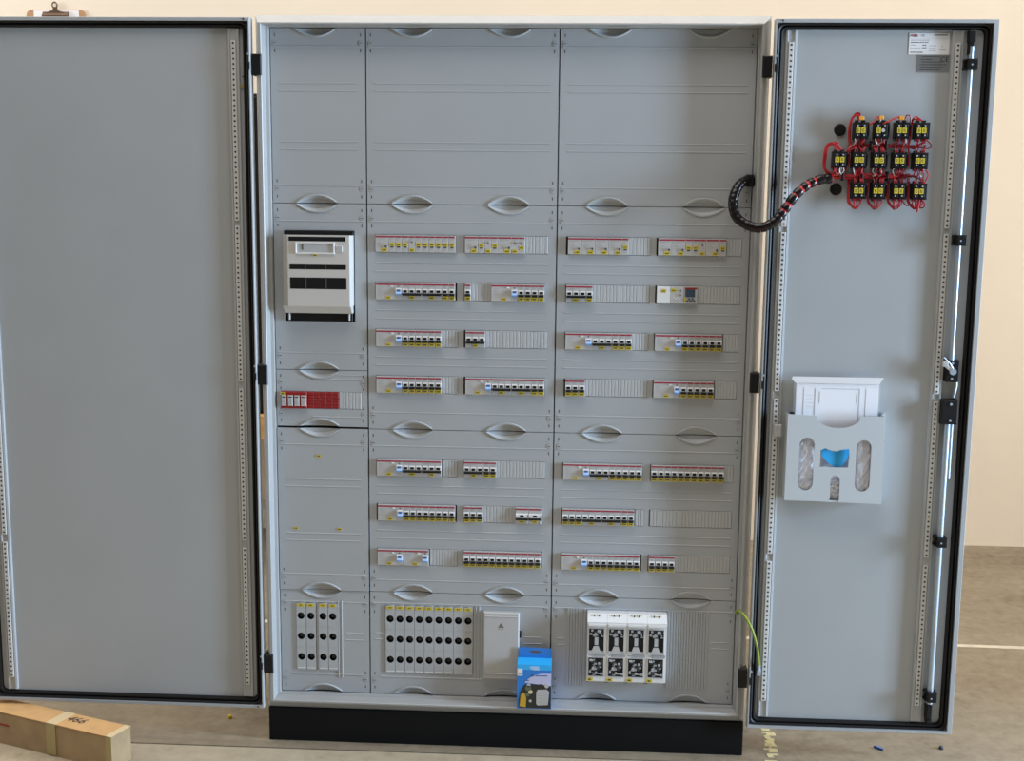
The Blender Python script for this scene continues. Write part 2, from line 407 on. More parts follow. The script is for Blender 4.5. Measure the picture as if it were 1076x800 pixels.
def ex_l(m):                                                     # raised frame beside the fuse strips
    for x in (0.1625, 0.172): m.prism_z([(x-0.002, 0.0004), (x-0.0008, -0.002), (x+0.0008, -0.002), (x+0.002, 0.0004)], 0.046, 0.268, 'panel')
    m.prism_x([(0.0004, 0.0518), (-0.0015, 0.053), (-0.0015, 0.055), (0.0004, 0.056)], 0.03, 0.23, 'panel')
FLx = (0.0455, 0.0728, 0.1068, 0.1341)
pL4 = cover(XA, XB, z0_, z1_, [(0.045, 0.101, 0.066, 0.260), (0.1063, 0.1623, 0.066, 0.260)], hl, [full(z1_-0.034, XA, XB), (0.182, 0.232, 0.175), (0.182, 0.232, 0.155)], ex_l)
def ex_m(m):
    for x in (0.5445, 0.553): m.prism_z([(x-0.002, 0.0004), (x-0.0008, -0.002), (x+0.0008, -0.002), (x+0.002, 0.0004)], 0.050, 0.262, 'panel')
    m.prism_x([(0.0004, 0.0500), (-0.0015, 0.0515), (-0.0015, 0.053), (0.0004, 0.0545)], 0.28, 0.56, 'panel')
pM4 = cover(XB, XC, z0_, z1_, [(0.2925, 0.537, 0.064, 0.2595)], hm, [full(z1_-0.032, XB, XC), (0.265, 0.29, 0.178), (0.265, 0.29, 0.160), (0.672, 0.725, 0.178), (0.672, 0.725, 0.160)], ex_m)
def ex_r(m):                                                     # tall slatted fields each side of the big fuse switches
    for a, n in ((0.795, 7), (1.069, 15)):
        for i in range(n):
            x = a+i*0.0073; m.prism_z([(x, 0.0003), (x+0.0006, -0.0022), (x+0.0055, -0.0022), (x+0.0061, 0.0003)], 0.044, 0.266, 'panel')
pR4 = cover(XC, XD, z0_, z1_, [(0.849, 1.064, 0.066, 0.262)], hr, [full(z1_-0.032, XC, XD), (0.768, 0.786, 0.178), (0.768, 0.786, 0.160), (1.188, 1.232, 0.178), (1.188, 1.232, 0.160)], ex_r)

# hinged hatch on the lower middle cover
ht = MB(); ht.cbox(0.566, 0.664, -0.016, -0.0002, 0.060, 0.252, 'device', 0.003)
ht.prism_x([(-0.016, 0.0745), (-0.0175, 0.0755), (-0.0175, 0.0775), (-0.016, 0.0785)], 0.570, 0.660, 'device')
ht.prism_x([(-0.016, 0.2385), (-0.0172, 0.2395), (-0.0172, 0.2410), (-0.016, 0.2420)], 0.570, 0.660, 'device')
h = ht.build('hatch', pM4, label='pale grey hatch with lightning warning mark')
s_ = MB()                                                        # hazard mark: triangle outline, flash, line of print
def tri_out(c, r, t, m):
    p = [(c[0]+r*math.cos(a), c[1]+r*math.sin(a)) for a in (math.pi/2, math.pi*7/6, math.pi*11/6)]
    for i in range(3):
        a, b2 = Vector(p[i]), Vector(p[(i+1) % 3]); d = (b2-a).normalized(); nn = Vector((-d.y, d.x))*t
        s_.prism_y([tuple(a-nn), tuple(b2-nn), tuple(b2+nn), tuple(a+nn)], -0.0166, -0.0159, m)
tri_out((0.6145, 0.2135), 0.0075, 0.0005, 'ink')
s_.prism_y([(0.6148, 0.2185), (0.6132, 0.2130), (0.6145, 0.2132), (0.6138, 0.2095), (0.6160, 0.2142), (0.6148, 0.2140)], -0.0166, -0.0159, 'ink')
for i in range(4): s_.box(0.6065+i*0.0042, 0.6095+i*0.0042, -0.0165, -0.0159, 0.2035, 0.2058, 'print')
s_.build('mark', pM4)
MB().cbox(0.6635, 0.669, -0.012, -0.0002, 0.180, 0.196, 'black').build('latch', pM4)

# ------------------------------------------------------------------ blanking strips
def strip(parent, x0, x1, z, m='strip', hz=0.0226, name='blanking_strip'):
    b = MB(); n = max(1, round((x1-x0)/0.0088)); p = (x1-x0)/n
    b.box(x0, x1, 0.0002, 0.004, z-hz, z+hz, m)
    for i in range(n): b.cbox(x0+i*p+0.0006, x0+(i+1)*p-0.0006, -0.0012, 0.0002, z-hz, z+hz, m, 0.0007)
    return b.build(name, parent)

# ------------------------------------------------------------------ row devices (local origin: left edge, row centre, plate plane)
P = 0.0176
FY = -0.0075
def dev_body(n, red=True, m='device'):
    b = MB(); W = n*P; b.cbox(0.0002, W-0.0003, FY, 0.04, -0.0225, 0.0225, m, 0.0006)
    return b
def print_lines(b, x0, x1, zs):
    for z, q in zs: b.box(x0, x0+(x1-x0)*q, FY-0.0002, FY+0.0002, z-0.0005, z+0.0005, 'print')
def stripe_mesh(n):
    b = MB(); b.box(0.0010, n*P-0.0010, FY-0.0005, FY+0.001, 0.0160, 0.0198, 'red_line'); return b.mesh()
def lever(b, x0, x1, m='black', z=-0.0035, h=0.0072, d=0.010):
    b.prism_x([(FY+0.001, z), (FY-0.004, z-0.0005), (FY-d, z-h*0.55), (FY-d, z-h), (FY-0.003, z-h-0.0003), (FY+0.001, z-h)], x0, x1, m)
def tag_mesh(w_, h_):
    b = MB(); b.box(-w_/2, w_/2, FY-0.0006, FY+0.0004, -h_/2, h_/2, 'yellow')
    for i in range(3): b.box(-w_*0.32+i*w_*0.22, -w_*0.32+i*w_*0.22+w_*0.15, FY-0.0008, FY-0.0005, -h_*0.22, h_*0.12, 'ink')
    return b.mesh()
TAG1, TAG3, TAGR = tag_mesh(0.0142, 0.0098), tag_mesh(0.0130, 0.0092), tag_mesh(0.0135, 0.0080)
STR = {n: stripe_mesh(n) for n in (1, 2, 3, 4)}
# white surround with its dark window for n poles
def collar_mesh(n, m='device_white', wm='black'):
    b = MB()
    for i in range(n):
        x = i*P
        b.prism_x([(FY+0.0005, 0.0068), (FY-0.0045, 0.0040), (FY-0.0045, -0.0042), (FY+0.0005, -0.0042)], x+0.0012, x+P-0.0012, m)
        b.box(x+0.0040, x+P-0.0040, FY-0.0050, FY-0.0040, -0.0030, 0.0036, wm)
    return b.mesh()
COL = {1: collar_mesh(1), 3: collar_mesh(3)}
b1 = dev_body(1); print_lines(b1, 0.0035, 0.0140, ((0.0135, 1.0), (0.0115, 0.7), (0.0095, 0.9))); B1 = b1.mesh()
b3 = dev_body(3)
for i in (1, 2): b3.box(i*P-0.0003, i*P+0.0003, FY-0.0002, FY+0.0003, -0.0220, 0.0150, 'print')
print_lines(b3, 0.004, 0.034, ((0.0135, 1.0), (0.0112, 0.6))); B3 = b3.mesh()
l1 = MB(); lever(l1, 0.0022, P-0.0022); L1 = l1.mesh()
l3 = MB(); lever(l3, 0.0020, 3*P-0.0020, d=0.009); L3 = l3.mesh()
br = dev_body(4); print_lines(br, 0.006, 0.026, ((0.010, 0.8), (0.006, 0.5), (0.002, 0.7), (-0.004, 0.4)))
br.box(3*P-0.0002, 3*P+0.0002, FY-0.0002, FY+0.0003, -0.0220, 0.0150, 'print'); BR = br.mesh()
cr = MB(); cr.prism_x([(FY+0.0005, 0.0082), (FY-0.0045, 0.0052), (FY-0.0045, -0.0066), (FY+0.0005, -0.0066)], 3*P+0.0008, 4*P-0.0008, 'device_white')
cr.box(3*P+0.0040, 4*P-0.0040, FY-0.0050, FY-0.0040, -0.0006, 0.0046, 'blue_dark'); CR = cr.mesh()
lr = MB(); lr.prism_x([(FY-0.003, 0.0), (FY-0.010, -0.0045), (FY-0.010, -0.0060), (FY-0.003, -0.0060)], 3*P+0.0024, 4*P-0.0024, 'blue_light')
lr.prism_x([(FY+0.001, -0.0060), (FY-0.010, -0.0060), (FY-0.0095, -0.0090), (FY+0.001, -0.0100)], 3*P+0.0018, 4*P-0.0018, 'blue'); LR = lr.mesh()
tb = MB(); tb.cbox(-0.003, 0.003, FY-0.002, FY+0.001, -0.0017, 0.0017, 'device_white', 0.0005); TB = tb.mesh()
fl = MB(); fl.box(-0.002, 0.002, FY-0.0004, FY+0.001, -0.0014, 0.0014, 'slot'); FLG = fl.mesh()
bt = dev_body(2); print_lines(bt, 0.004, 0.030, ((0.0125, 0.9), (0.0095, 0.5), (0.003, 0.45), (0.000, 0.6), (-0.004, 0.4), (-0.010, 0.5))); BT = bt.mesh()
kb = MB(); kb.cyl_y(0, 0, 0.0026, FY-0.004, FY+0.001, 'slot', 12); KB = kb.mesh()
ks = MB(); ks.cyl_y(0, 0, 0.0018, FY-0.003, FY+0.001, 'slot', 10); KS = ks.mesh()
bc = dev_body(1); print_lines(bc, 0.004, 0.0135, ((0.0125, 0.8), (0.0095, 0.6), (-0.012, 0.9), (-0.016, 0.7))); BC = bc.mesh()
wn = MB(); wn.box(-0.0040, 0.0040, FY-0.0005, FY+0.0005, -0.0019, 0.0019, 'slot'); WN = wn.mesh()

ORD = ['first', 'second', 'third', 'fourth', 'fifth', 'sixth', 'seventh', 'eighth', 'ninth', 'tenth', 'eleventh', 'twelfth']
def device(kind, x, z, label, name, cat, group):
    t = thing(name, label, cat, (x, 0, z), group)
    def p(n, me, px=0.0, pz=0.0, lab=None): return obj(n, me, t, (px, 0, pz), lab)
    if kind == '1':
        p('body', B1); p('red_stripe', STR[1]); p('collar', COL[1]); p('toggle', L1); p('tag', TAG1, P/2, -0.0165)
    elif kind == '3':
        p('body', B3); p('red_stripe', STR[3]); p('collar', COL[3]); p('toggle', L3); p('tag', TAG3, 1.5*P, -0.0165)
    elif kind == 'R':
        p('body', BR); p('red_stripe', STR[4]); p('collar', CR); p('toggle', LR, lab='bright blue toggle'); p('tag', TAGR, 0.0335, -0.0172)
        p('test_button', TB, 0.0435, 0.0130); p('indicator', FLG, 0.061, 0.0125)
    elif kind == 'T':
        p('body', BT); p('red_stripe', STR[2]); p('knob', KB, 0.0285, -0.0075); p('tag', TAG1, 0.0240, -0.0165)
    elif kind == 'C':
        p('body', BC); p('red_stripe', STR[1]); p('tag', TAG3, P/2, -0.0020); p('window', WN, P/2, -0.0085)
    elif kind == 'D':
        p('body', BC); p('red_stripe', STR[1]); p('knob', KS, P/2, 0.0050); p('tag', TAG3, P/2, -0.0165)
    elif kind == 'K':
        p('body', BC); p('red_stripe', STR[1]); p('knob', KB, P/2, 0.0045); p('tag', TAG3, P/2, -0.0075)
    elif kind == 'W':
        b = dev_body(2, m='device_white'); p('body', b.mesh()); p('tag', TAG3, P, 0.0105)
    elif kind == 'M':
        b = dev_body(2); print_lines(b, 0.008, 0.028, ((0.002, 0.9), (-0.010, 0.4), (-0.016, 0.7)))
        for i in range(4): b.cyl_y(0.009+0.005*i, -0.006-0.003*(i % 2), 0.0019, FY-0.0006, FY, 'device_white', 8); 
        p('body', b.mesh()); p('tag', TAG3, 0.0085, 0.0125); p('knob', KS, 0.0265, 0.0120); p('knob', KS, 0.0265, -0.0005)
    elif kind == 'S':
        b = dev_body(2); p('body', b.mesh())
        m = MB(); m.box(0.0025, 0.0335, FY-0.0006, FY+0.001, 0.0155, 0.0200, 'red'); p('red_stripe', m.mesh())
        m = MB(); m.box(0.0035, 0.0285, FY-0.0012, FY+0.001, -0.0045, 0.0150, 'screen'); p('display', m.mesh(), lab='dark rectangular display')
        m = MB(); m.box(0.0010, 0.0065, FY-0.0006, FY+0.001, -0.0165, -0.0065, 'yellow'); p('tag', m.mesh())
        for (kx, kz) in ((0.009, -0.0150), (0.0135, -0.0095), (0.018, -0.0150), (0.0225, -0.0095), (0.027, -0.0150)): p('button', KB, kx, kz)
    elif kind == 'P':
        b = dev_body(2); b.box(0.0305, 0.0335, FY-0.0008, FY, -0.0215, -0.0150, 'device_white'); p('body', b.mesh()); p('red_stripe', STR[2])
        m = MB(); m.prism_x([(FY+0.0005, 0.0068), (FY-0.0045, 0.0040), (FY-0.0045, -0.0046), (FY+0.0005, -0.0046)], 0.0008, 2*P-0.0008, 'device_white')
        m.box(P-0.0050, P+0.0050, FY-0.0050, FY-0.0040, -0.0026, 0.0030, 'black'); m.box(2*P-0.0022, 2*P-0.0009, FY-0.0050, FY-0.0040, -0.0026, 0.0040, 'black'); p('collar', m.mesh())
        m = MB(); lever(m, 0.0012, 2*P-0.0012, z=-0.0045, h=0.006, d=0.009); p('toggle', m.mesh()); p('tag', TAGR, P, -0.0165)
    return t
KIND = {'1': ('circuit_breaker', 'single-pole breaker with black toggle', 'circuit breaker', 'single-pole circuit breakers', 1),
        '3': ('circuit_breaker', 'three-pole breaker with linked toggle bar', 'circuit breaker', 'three-pole circuit breakers', 3),
        'R': ('residual_current_breaker', 'wide residual-current breaker with blue toggle', 'circuit breaker', 'blue-toggle residual current breakers', 4),
        'T': ('time_relay', 'two-module relay with small knob', 'relay', 'two-module relays', 2),
        'C': ('contactor', 'slim contactor with mid-height yellow tag', 'contactor', 'slim contactors', 1),
        'D': ('control_module', 'slim module with low yellow tag', 'relay', 'slim control modules', 1),
        'K': ('control_module', 'module with knob over yellow tag', 'relay', 'slim control modules', 1),
        'W': ('terminal_module', 'plain white two-module unit', 'power module', None, 2),
        'M': ('control_module', 'grey two-knob control unit', 'relay', None, 2),
        'S': ('time_switch', 'digital time switch with dark display', 'time switch', None, 2),
        'P': ('isolator_switch', 'two-module isolator with wide black toggle', 'isolator', 'two-module isolators', 2)}
LAY = {'mA': ['T C C C D C C C C C C', 'R 3 3 1 1', 'R 1 1 1 1 1 1 b2', 'R 1 1 1 1 1 1 b2', 'R 3 3 b2', 'R'+' 1'*8, 'R R b4'],
       'mB': ['T C D C T D K b3', '1 b3 R 1 1 1 1', '3 b9', 'R 3 3 1 1', '3 1 1 b7', '1 1 1 b5 P P', '1'+' 1'*11],
       'rA': ['T T T T C b3', '3 1 b8', 'R 3 1 1 1 b2', '1 1 1 b9', 'R 3'+' 1'*5, '1 1 1 3 3 1 1 b1', 'R'+' 1'*8],
       'rB': ['T T C C D T C b2', 'W M S b6', 'R'+' 1'*6+' b2', 'R'+' 1'*5+' b3', '1'+' 1'*10+' b1', 'b12', '1 1 1 1 b8']}
OFF = {('mB', 2): 0.004, ('mB', 3): 0.004, ('rA', 3): 0.003, ('rA', 0): 0.004, ('rB', 0): 0.003, ('rB', 1): 0.003, ('mA', 5): 0.003}
WHERE = {'mA': 'left half of middle column', 'mB': 'right half of middle column', 'rA': 'left half of right column', 'rB': 'right half of right column'}
ZR = R1+R2
for blk in ('mA', 'mB', 'rA', 'rB'):
    for ri, line in enumerate(LAY[blk]):
        z = ZR[ri]; par = PN[blk[0]+('1' if ri < 4 else '2')]
        x = BX[blk]+OFF.get((blk, ri), 0.001); toks = line.split(); pos = 0
        for ti, tk in enumerate(toks):
            if tk[0] == 'b':
                if (blk, ri) in (('mA', 6), ('mA', 4), ('rB', 2), ('rB', 3), ('rA', 5)): x += 0.0022
                x1 = x+int(tk[1:])*P if ti < len(toks)-1 else BX[blk]+CW-0.0006
                strip(par, x+0.0004, x1, z); x = x1; continue
            nm, lead, cat, grp, n = KIND[tk]
            lab = '%s, %s device in %s row, %s' % (lead, ORD[pos], ORD[ri], WHERE[blk])
            device(tk, x, z, lab, nm, cat, grp); x += n*P; pos += 1
        if toks[-1][0] != 'b':
            x += {('mA', 1): 0.0045, ('mA', 5): 0.0040, ('rA', 6): 0.0045, ('mB', 6): 0.002}.get((blk, ri), 0.0008)
            MB().box(x, BX[blk]+CW, 0.0, 0.003, z-HZ, z+HZ, 'panel').build('filler', par)

# ------------------------------------------------------------------ surge arrester and red strip, left column
t = thing('surge_arrester', 'red four-pole surge arrester with grey plug-in modules in left column', 'surge arrester', (0.0145, 0, 0.828))
b = MB(); b.cbox(0, 0.0705, -0.008, 0.04, -0.0228, 0.0228, 'red', 0.001); b.build('body', t)
for i in range(4):
    m = MB(); m.cbox(0.0025+i*0.0176, 0.0155+i*0.0176, -0.013, -0.0079, -0.0155, 0.0135, 'device', 0.001)
    m.box(0.0045+i*0.0176, 0.0135+i*0.0176, -0.0134, -0.0129, 0.0075, 0.0105, 'ink')
    for q in range(3): m.box(0.0045+i*0.0176, 0.0125+i*0.0176, -0.0133, -0.0129, -0.010+q*0.005, -0.0085+q*0.005, 'print')
    m.build('plug_module', t)
m = MB(); m.box(-0.001, 0.011, -0.0088, -0.0079, 0.0145, 0.0215, 'yellow'); m.box(0.002, 0.008, -0.0091, -0.0087, 0.0165, 0.0195, 'ink'); m.build('tag', t)
m = MB(); m.box(0.0858, 0.1705, 0.0002, 0.004, 0.8053, 0.8507, 'red')
for i in range(5):
    for q in range(5): m.cbox(0.0862+i*0.0169, 0.0862+(i+1)*0.0169-0.0006, -0.0016, 0.0002, 0.8057+q*0.0090, 0.8057+(q+1)*0.0090-0.0012, 'red', 0.0006)
m.build('blanking_strip', pL2, label='red blanking strip')
strip(pL2, 0.1712, 0.2322, 0.828)

# ------------------------------------------------------------------ large fuse switch, left column
t = thing('fuse_switch', 'large cream fuse switch with dark slots in the black opening of left column', 'switch', (0.030, 0, 1.041))
Wd, Z0d, Z1d = 0.1845, 0.0235, 0.229
b = MB()
b.prism_z([(0.0, 0.0), (0.0, -0.020), (0.018, -0.042), (Wd-0.004, -0.042), (Wd, -0.018), (Wd, 0.0)], Z0d+0.020, Z1d, 'cream')
b.prism_x([(0.0, Z0d+0.020), (-0.0405, Z0d+0.020), (-0.020, Z0d), (0.0, Z0d)], 0.003, Wd-0.002, 'cream')
for i in range(3): b.box(0.0035+i*0.0045, 0.0042+i*0.0045, -0.026-i*0.0055, -0.020, Z0d+0.022, Z1d-0.002, 'cream')
b.build('body', t)
k = 0.375/1000
def zz(px): return Z1d-(px-112)*k
def fx(px): return (px-45)*k*0.985
for nm, (xa, xb, ya, yb2) in (('slot', (102, 507, 122, 152)), ('slot', (106, 510, 315, 348)), ('slot', (108, 512, 405, 485))):
    m = MB(); m.loops([(fx(xa), fx(xb), zz(yb2), zz(ya), -0.0424), (fx(xa)+0.0008, fx(xb)-0.0008, zz(yb2)+0.0008, zz(ya)-0.0008, -0.0424), (fx(xa)+0.0008, fx(xb)-0.0008, zz(yb2)+0.0008, zz(ya)-0.0008, -0.0421)], 'black', close_last=True)
    if ya > 300:
        for q in (0.27, 0.63): m.box(fx(xa)+(fx(xb)-fx(xa))*q, fx(xa)+(fx(xb)-fx(xa))*q+0.003, -0.0430, -0.0420, zz(yb2)+0.001, zz(ya)-0.001, 'slot')
    m.build(nm, t, label='black ventilation slot')
m = MB(); m.loops([(fx(148), fx(430), zz(242), zz(158), -0.0422), (fx(150), fx(428), zz(240), zz(160), -0.0455), (fx(158), fx(420), zz(232), zz(166), -0.0455), (fx(160), fx(418), zz(230), zz(168), -0.0425)], 'device_white')
m.box(fx(160), fx(418), -0.0428, -0.0422, zz(230), zz(168), 'strip'); m.box(fx(198), fx(206), -0.0440, -0.0422, zz(212), zz(174), 'slot'); m.build('window', t)
m = MB(); m.cbox(fx(436), fx(486), -0.0440, -0.0419, zz(228), zz(182), 'device', 0.001); m.box(fx(446), fx(476), -0.0444, -0.0439, zz(210), zz(196), 'strip'); m.build('button', t)
m = MB(); m.box(fx(276), fx(306), -0.0432, -0.0419, zz(256), zz(241), 'yellow'); m.box(fx(284), fx(298), -0.0435, -0.0431, zz(252), zz(245), 'ink'); m.build('tag', t)
m = MB(); m.box(0.001, Wd+0.0005, 0.004, 0.012, 0.001, 0.2385, 'black')
m.cbox(0.006, Wd-0.004, -0.004, 0.004, 0.002, Z0d, 'black', 0.001); m.cbox(0.0, Wd, -0.006, 0.004, Z1d+0.0003, 0.2395, 'black', 0.001); m.build('base', t)
for x in (0.010, Wd-0.014): MB().cbox(x, x+0.004, -0.012, 0.0, 0.004, Z0d-0.002, 'device').build('foot', t)

# ------------------------------------------------------------------ screw-cap fuse strips
def fuse_strip_meshes(w_, z0, z1, hz, hx):
    pm = curve_mesh([[(0.0004, z0), (w_-0.0004, z0), (w_-0.0004, z1), (0.0004, z1)]]+[circle(hx, h_, 0.0100, 24) for h_ in hz], 0.006, 'plate_face')
    cms = []
    for h_ in hz:
        cm = MB(); cms.append(cm)
        n = 24; r0, r1 = 0.0100, 0.0085
        pts = [(math.cos(2*math.pi*i/n), math.sin(2*math.pi*i/n)) for i in range(n)]
        vs = [(hx+r0*a, 0.001, h_+r0*b) for a, b in pts]+[(hx+r1*a, 0.013, h_+r1*b) for a, b in pts]
        cm.add(vs, [(i, (i+1) % n, n+(i+1) % n, n+i) for i in range(n)]+[tuple(range(n, 2*n))], 'black')
        cm.cyl_y(hx+0.0005, h_-0.001, 0.0052, 0.008, 0.013, 'slot', 14)
    tm = MB(); tm.box(-0.0095, 0.0095, -0.0008, 0.0002, -0.0042, 0.0042, 'yellow')
    for i in range(2): tm.box(-0.004+i*0.0045, -0.001+i*0.0045, -0.0010, -0.0007, -0.0016, 0.0016, 'ink')
    rm = MB()
    for q in (0, 1): rm.box(0.002, w_-0.002, -0.0006, 0.0002, (hz[q]+hz[q+1])/2-0.0008, (hz[q]+hz[q+1])/2+0.0008, 'plate_face')
    rm.box(0.002, w_-0.002, -0.0006, 0.0002, z0+0.004, z0+0.006, 'device_white')
    return [('face_plate', pm)]+[('fuse_hole', c.mesh()) for c in cms]+[('tag', tm.mesh()), ('ribs', rm.mesh())]
FL = fuse_strip_meshes(0.0269, 0.067, 0.2592, (0.2225, 0.1640, 0.1045), 0.0128)
posn = ['leftmost', 'second from left', 'third from left', 'rightmost']
for i, x in enumerate(FLx):
    t = thing('fuse_strip', '%s of four fuse strips with round black holes in the narrow left column' % posn[i], 'fuse holder', (x, -0.003, 0), 'fuse strips in left column')
    for n, me in FL:
        o = obj(n, me, t, (0.0128, 0, 0.2535) if n == 'tag' else (0, 0, 0))
        if n == 'ribs': o['kind'] = 'stuff'
FM = fuse_strip_meshes(0.0269, 0.065, 0.2588, (0.2205, 0.1625, 0.1035), 0.0134)
posn = ['leftmost', 'second', 'third', 'fourth', 'middle', 'sixth', 'seventh', 'eighth', 'rightmost']
for i in range(9):
    t = thing('fuse_strip', '%s of nine fuse strips with round black holes in the middle column' % posn[i], 'fuse holder', (0.2935+i*0.02695, -0.003, 0), 'fuse strips in middle column')
    for n, me in FM:
        o = obj(n, me, t, (0.0134, 0, 0.2530) if n == 'tag' else (0, 0, 0))
        if n == 'ribs': o['kind'] = 'stuff'

# ------------------------------------------------------------------ four blade-fuse switches, lower right
def bits(b, x0, x1, z0, z1, y, seed, n):
    r = random.Random(seed)
    for i in range(n):
        a = r.uniform(x0, x1-0.006); c = r.uniform(z0, z1-0.006)
        b.box(a, a+r.uniform(0.003, 0.010), y-r.uniform(0.0003, 0.0030), y, c, c+r.uniform(0.0025, 0.008), r.choice(['black', 'strip', 'print', 'print', 'slot', 'slot']))
def nh_meshes():
    W4 = 0.0532; out = {}
    b = MB()
    prof = [(0.03, 0.0), (-0.036, 0.0), (-0.040, 0.004), (-0.040, 0.160), (-0.046, 0.164), (-0.046, 0.172), (-0.030, 0.185), (-0.024, 0.190), (0.03, 0.190)]
    b.prism_x(prof, 0.0, W4, 'device_white')
    for i, dx in enumerate((0.010, 0.017, 0.024, 0.030, 0.036)): b.box(dx, dx+0.003, -0.0295-0.004*(i % 2), -0.026, 0.1840, 0.1875, 'slot' if i % 2 else 'yellow')
    out['body'] = b.mesh()
    b = MB(); b.prism_x([(-0.040, 0.160), (-0.0475, 0.1615), (-0.0475, 0.1665), (-0.041, 0.1675)], 0.003, W4-0.003, 'device_white'); out['handle'] = b.mesh()
    for nm, (z0, z1, n, sd) in {'upper_window': (0.085, 0.152, 26, 3), 'lower_window': (0.018, 0.070, 46, 8)}.items():
        b = MB(); b.box(0.0045, W4-0.0085, -0.0406, -0.0398, z0, z1, 'black')
        if nm == 'upper_window':
            bits(b, 0.006, W4-0.010, 0.128, 0.150, -0.0405, sd, 24)
            b.box(0.006, 0.019, -0.0418, -0.0405, 0.108, 0.124, 'black'); b.box(0.031, 0.043, -0.0418, -0.0405, 0.108, 0.124, 'black')
            b.box(0.020, 0.030, -0.0415, -0.0405, 0.106, 0.128, 'strip'); b.prism_y([(0.012, 0.087), (0.036, 0.087), (0.031, 0.103), (0.018, 0.103)], -0.0418, -0.0405, 'device')
            b.box(0.0045, W4-0.0085, -0.0416, -0.0405, 0.085, 0.090, 'strip')
        else: bits(b, 0.006, W4-0.010, z0+0.002, z1-0.002, -0.0405, sd, n)
        b.loops([(0.003, W4-0.007, z0-0.002, z1+0.002, -0.0399), (0.003, W4-0.007, z0-0.002, z1+0.002, -0.0425), (0.0045, W4-0.0085, z0, z1, -0.0425), (0.0045, W4-0.0085, z0, z1, -0.0402)], 'device')
        out[nm] = b.mesh()
    b = MB(); b.prism_y([(0.003, 0.0765), (0.016, 0.0765), (0.020, 0.0735), (W4-0.003, 0.0735), (W4-0.003, 0.0815), (0.020, 0.0815), (0.016, 0.0785), (0.003, 0.0785)], -0.0414, -0.0399, 'print'); out['grip_ridge'] = b.mesh()
    b = MB(); b.box(0.001, 0.017, -0.0412, -0.0399, 0.0035, 0.0125, 'yellow'); b.box(0.005, 0.012, -0.0415, -0.0411, 0.0060, 0.0100, 'ink'); out['tag'] = b.mesh()
    b = MB(); b.box(0.001, 0.005, -0.030, 0.0, -0.005, 0.0005, 'slot'); b.box(0.018, 0.026, -0.028, 0.0, -0.004, 0.0005, 'print'); b.box(W4-0.005, W4-0.001, -0.030, 0.0, -0.005, 0.0005, 'slot'); out['foot'] = b.mesh()
    return out
NH = nh_meshes()
for i, q in enumerate(('leftmost', 'second from left', 'third from left', 'rightmost')):
    t = thing('fuse_switch_disconnector', '%s of four white fuse switches with dark viewing windows, lower right' % q, 'fuse switch', (0.8495+i*0.0536, 0, 0.0715), 'white fuse switches in lower right field')
    for n, me in NH.items(): obj(n, me, t)

# ------------------------------------------------------------------ doors
def door(x0, x1, z0, z1, hinge_left, label):
    yF, yP = -0.056, -0.036
    mL, mR = (0.004, 0.012) if hinge_left else (0.012, 0.004)
    m = MB()
    m.loops([(x0, x1, z0, z1, -0.028), (x0, x1, z0, z1, yF+0.001), (x0+0.001, x1-0.001, z0+0.001, z1-0.001, yF),
             (x0+mL, x1-mR, z0+0.008, z1-0.009, yF), (x0+mL, x1-mR, z0+0.008, z1-0.009, yP)], 'door_coat', close_first=True)
    m.box(x0+mL-0.0002, x1-mR+0.0002, yP, yP+0.004, z0+0.0078, z1-0.0088, 'door_coat')
    d = m.build('door', cab, label=label)
    # rubber gasket: rounded rectangle, two beads
    g = MB()
    def rr(ix, iz, R_):
        p = []; a, b, c, e = x0+ix-0.012+mL, x1-ix+0.012-mR, z0+iz, z1-iz
        for (cx, cz, s) in ((b-R_, e-R_, 0), (a+R_, e-R_, 1), (a+R_, c+R_, 2), (b-R_, c+R_, 3)):
            for k in range(7):
                an = math.pi/2*(s+k/6); p.append((cx+R_*math.cos(an), cz+R_*math.sin(an)))
        return p
    prof = [(0.013, 0.0085, 0.020, -0.036), (0.0135, 0.009, 0.020, -0.0500), (0.0165, 0.0115, 0.018, -0.0525), (0.0195, 0.0145, 0.016, -0.0500), (0.0205, 0.0155, 0.016, -0.0440),
            (0.0245, 0.0195, 0.015, -0.0490), (0.0280, 0.0225, 0.014, -0.0475), (0.0300, 0.0245, 0.013, -0.036)]
    L = [[(x, y, z) for x, z in rr(ix, iz, R_)] for ix, iz, R_, y in prof]; n = len(L[0])
    g.add([v for q in L for v in q], [(i*n+k, i*n+(k+1) % n, (i+1)*n+(k+1) % n, (i+1)*n+k) for i in range(len(L)-1) for k in range(n)], 'rubber')
    g.build('gasket', d, smooth=True, label='black rubber gasket')
    return d
def rail(d, xc, z0, z1, segs, wide=0.030, flip=1):
    """folded channel with perforated strips on its ridge"""
    m = MB(); h = -0.0365
    a, b = xc-wide/2, xc+wide/2
    m.prism_z([(a, h), (a+0.0015, h-0.0065), (a+0.006, h-0.0075), (a+0.0075, h-0.005), (b-0.0075, h-0.005), (b-0.006, h-0.0075), (b-0.0015, h-0.0065), (b, h)], z0, z1, 'coat')
    o = m.build('stiffener_rail', d)
    for (s0, s1) in segs:
        q = MB(); q.cbox(xc-0.0062, xc+0.0062, h-0.0095, h-0.005, s0, s1, 'strip_light', 0.0008); n = int((s1-s0)/0.0127); p = (s1-s0)/n
        for i in range(n):
            q.cyl_y(xc, s0+p*(i+0.5), 0.0028, h-0.0098, h-0.0090, 'ink', 8)
        q.build('perforated_strip', d)
SEG = [(0.035, 0.425), (0.446, 0.862), (0.882, 1.300), (1.310, 1.755)]
SEG = [(0.035, 0.425), (0.446, 0.862), (0.882, 1.292), (1.306, 1.762)]
dl = door(-0.808, -0.037, -0.028, 1.818, False, 'wide left door of the cabinet, inner side')
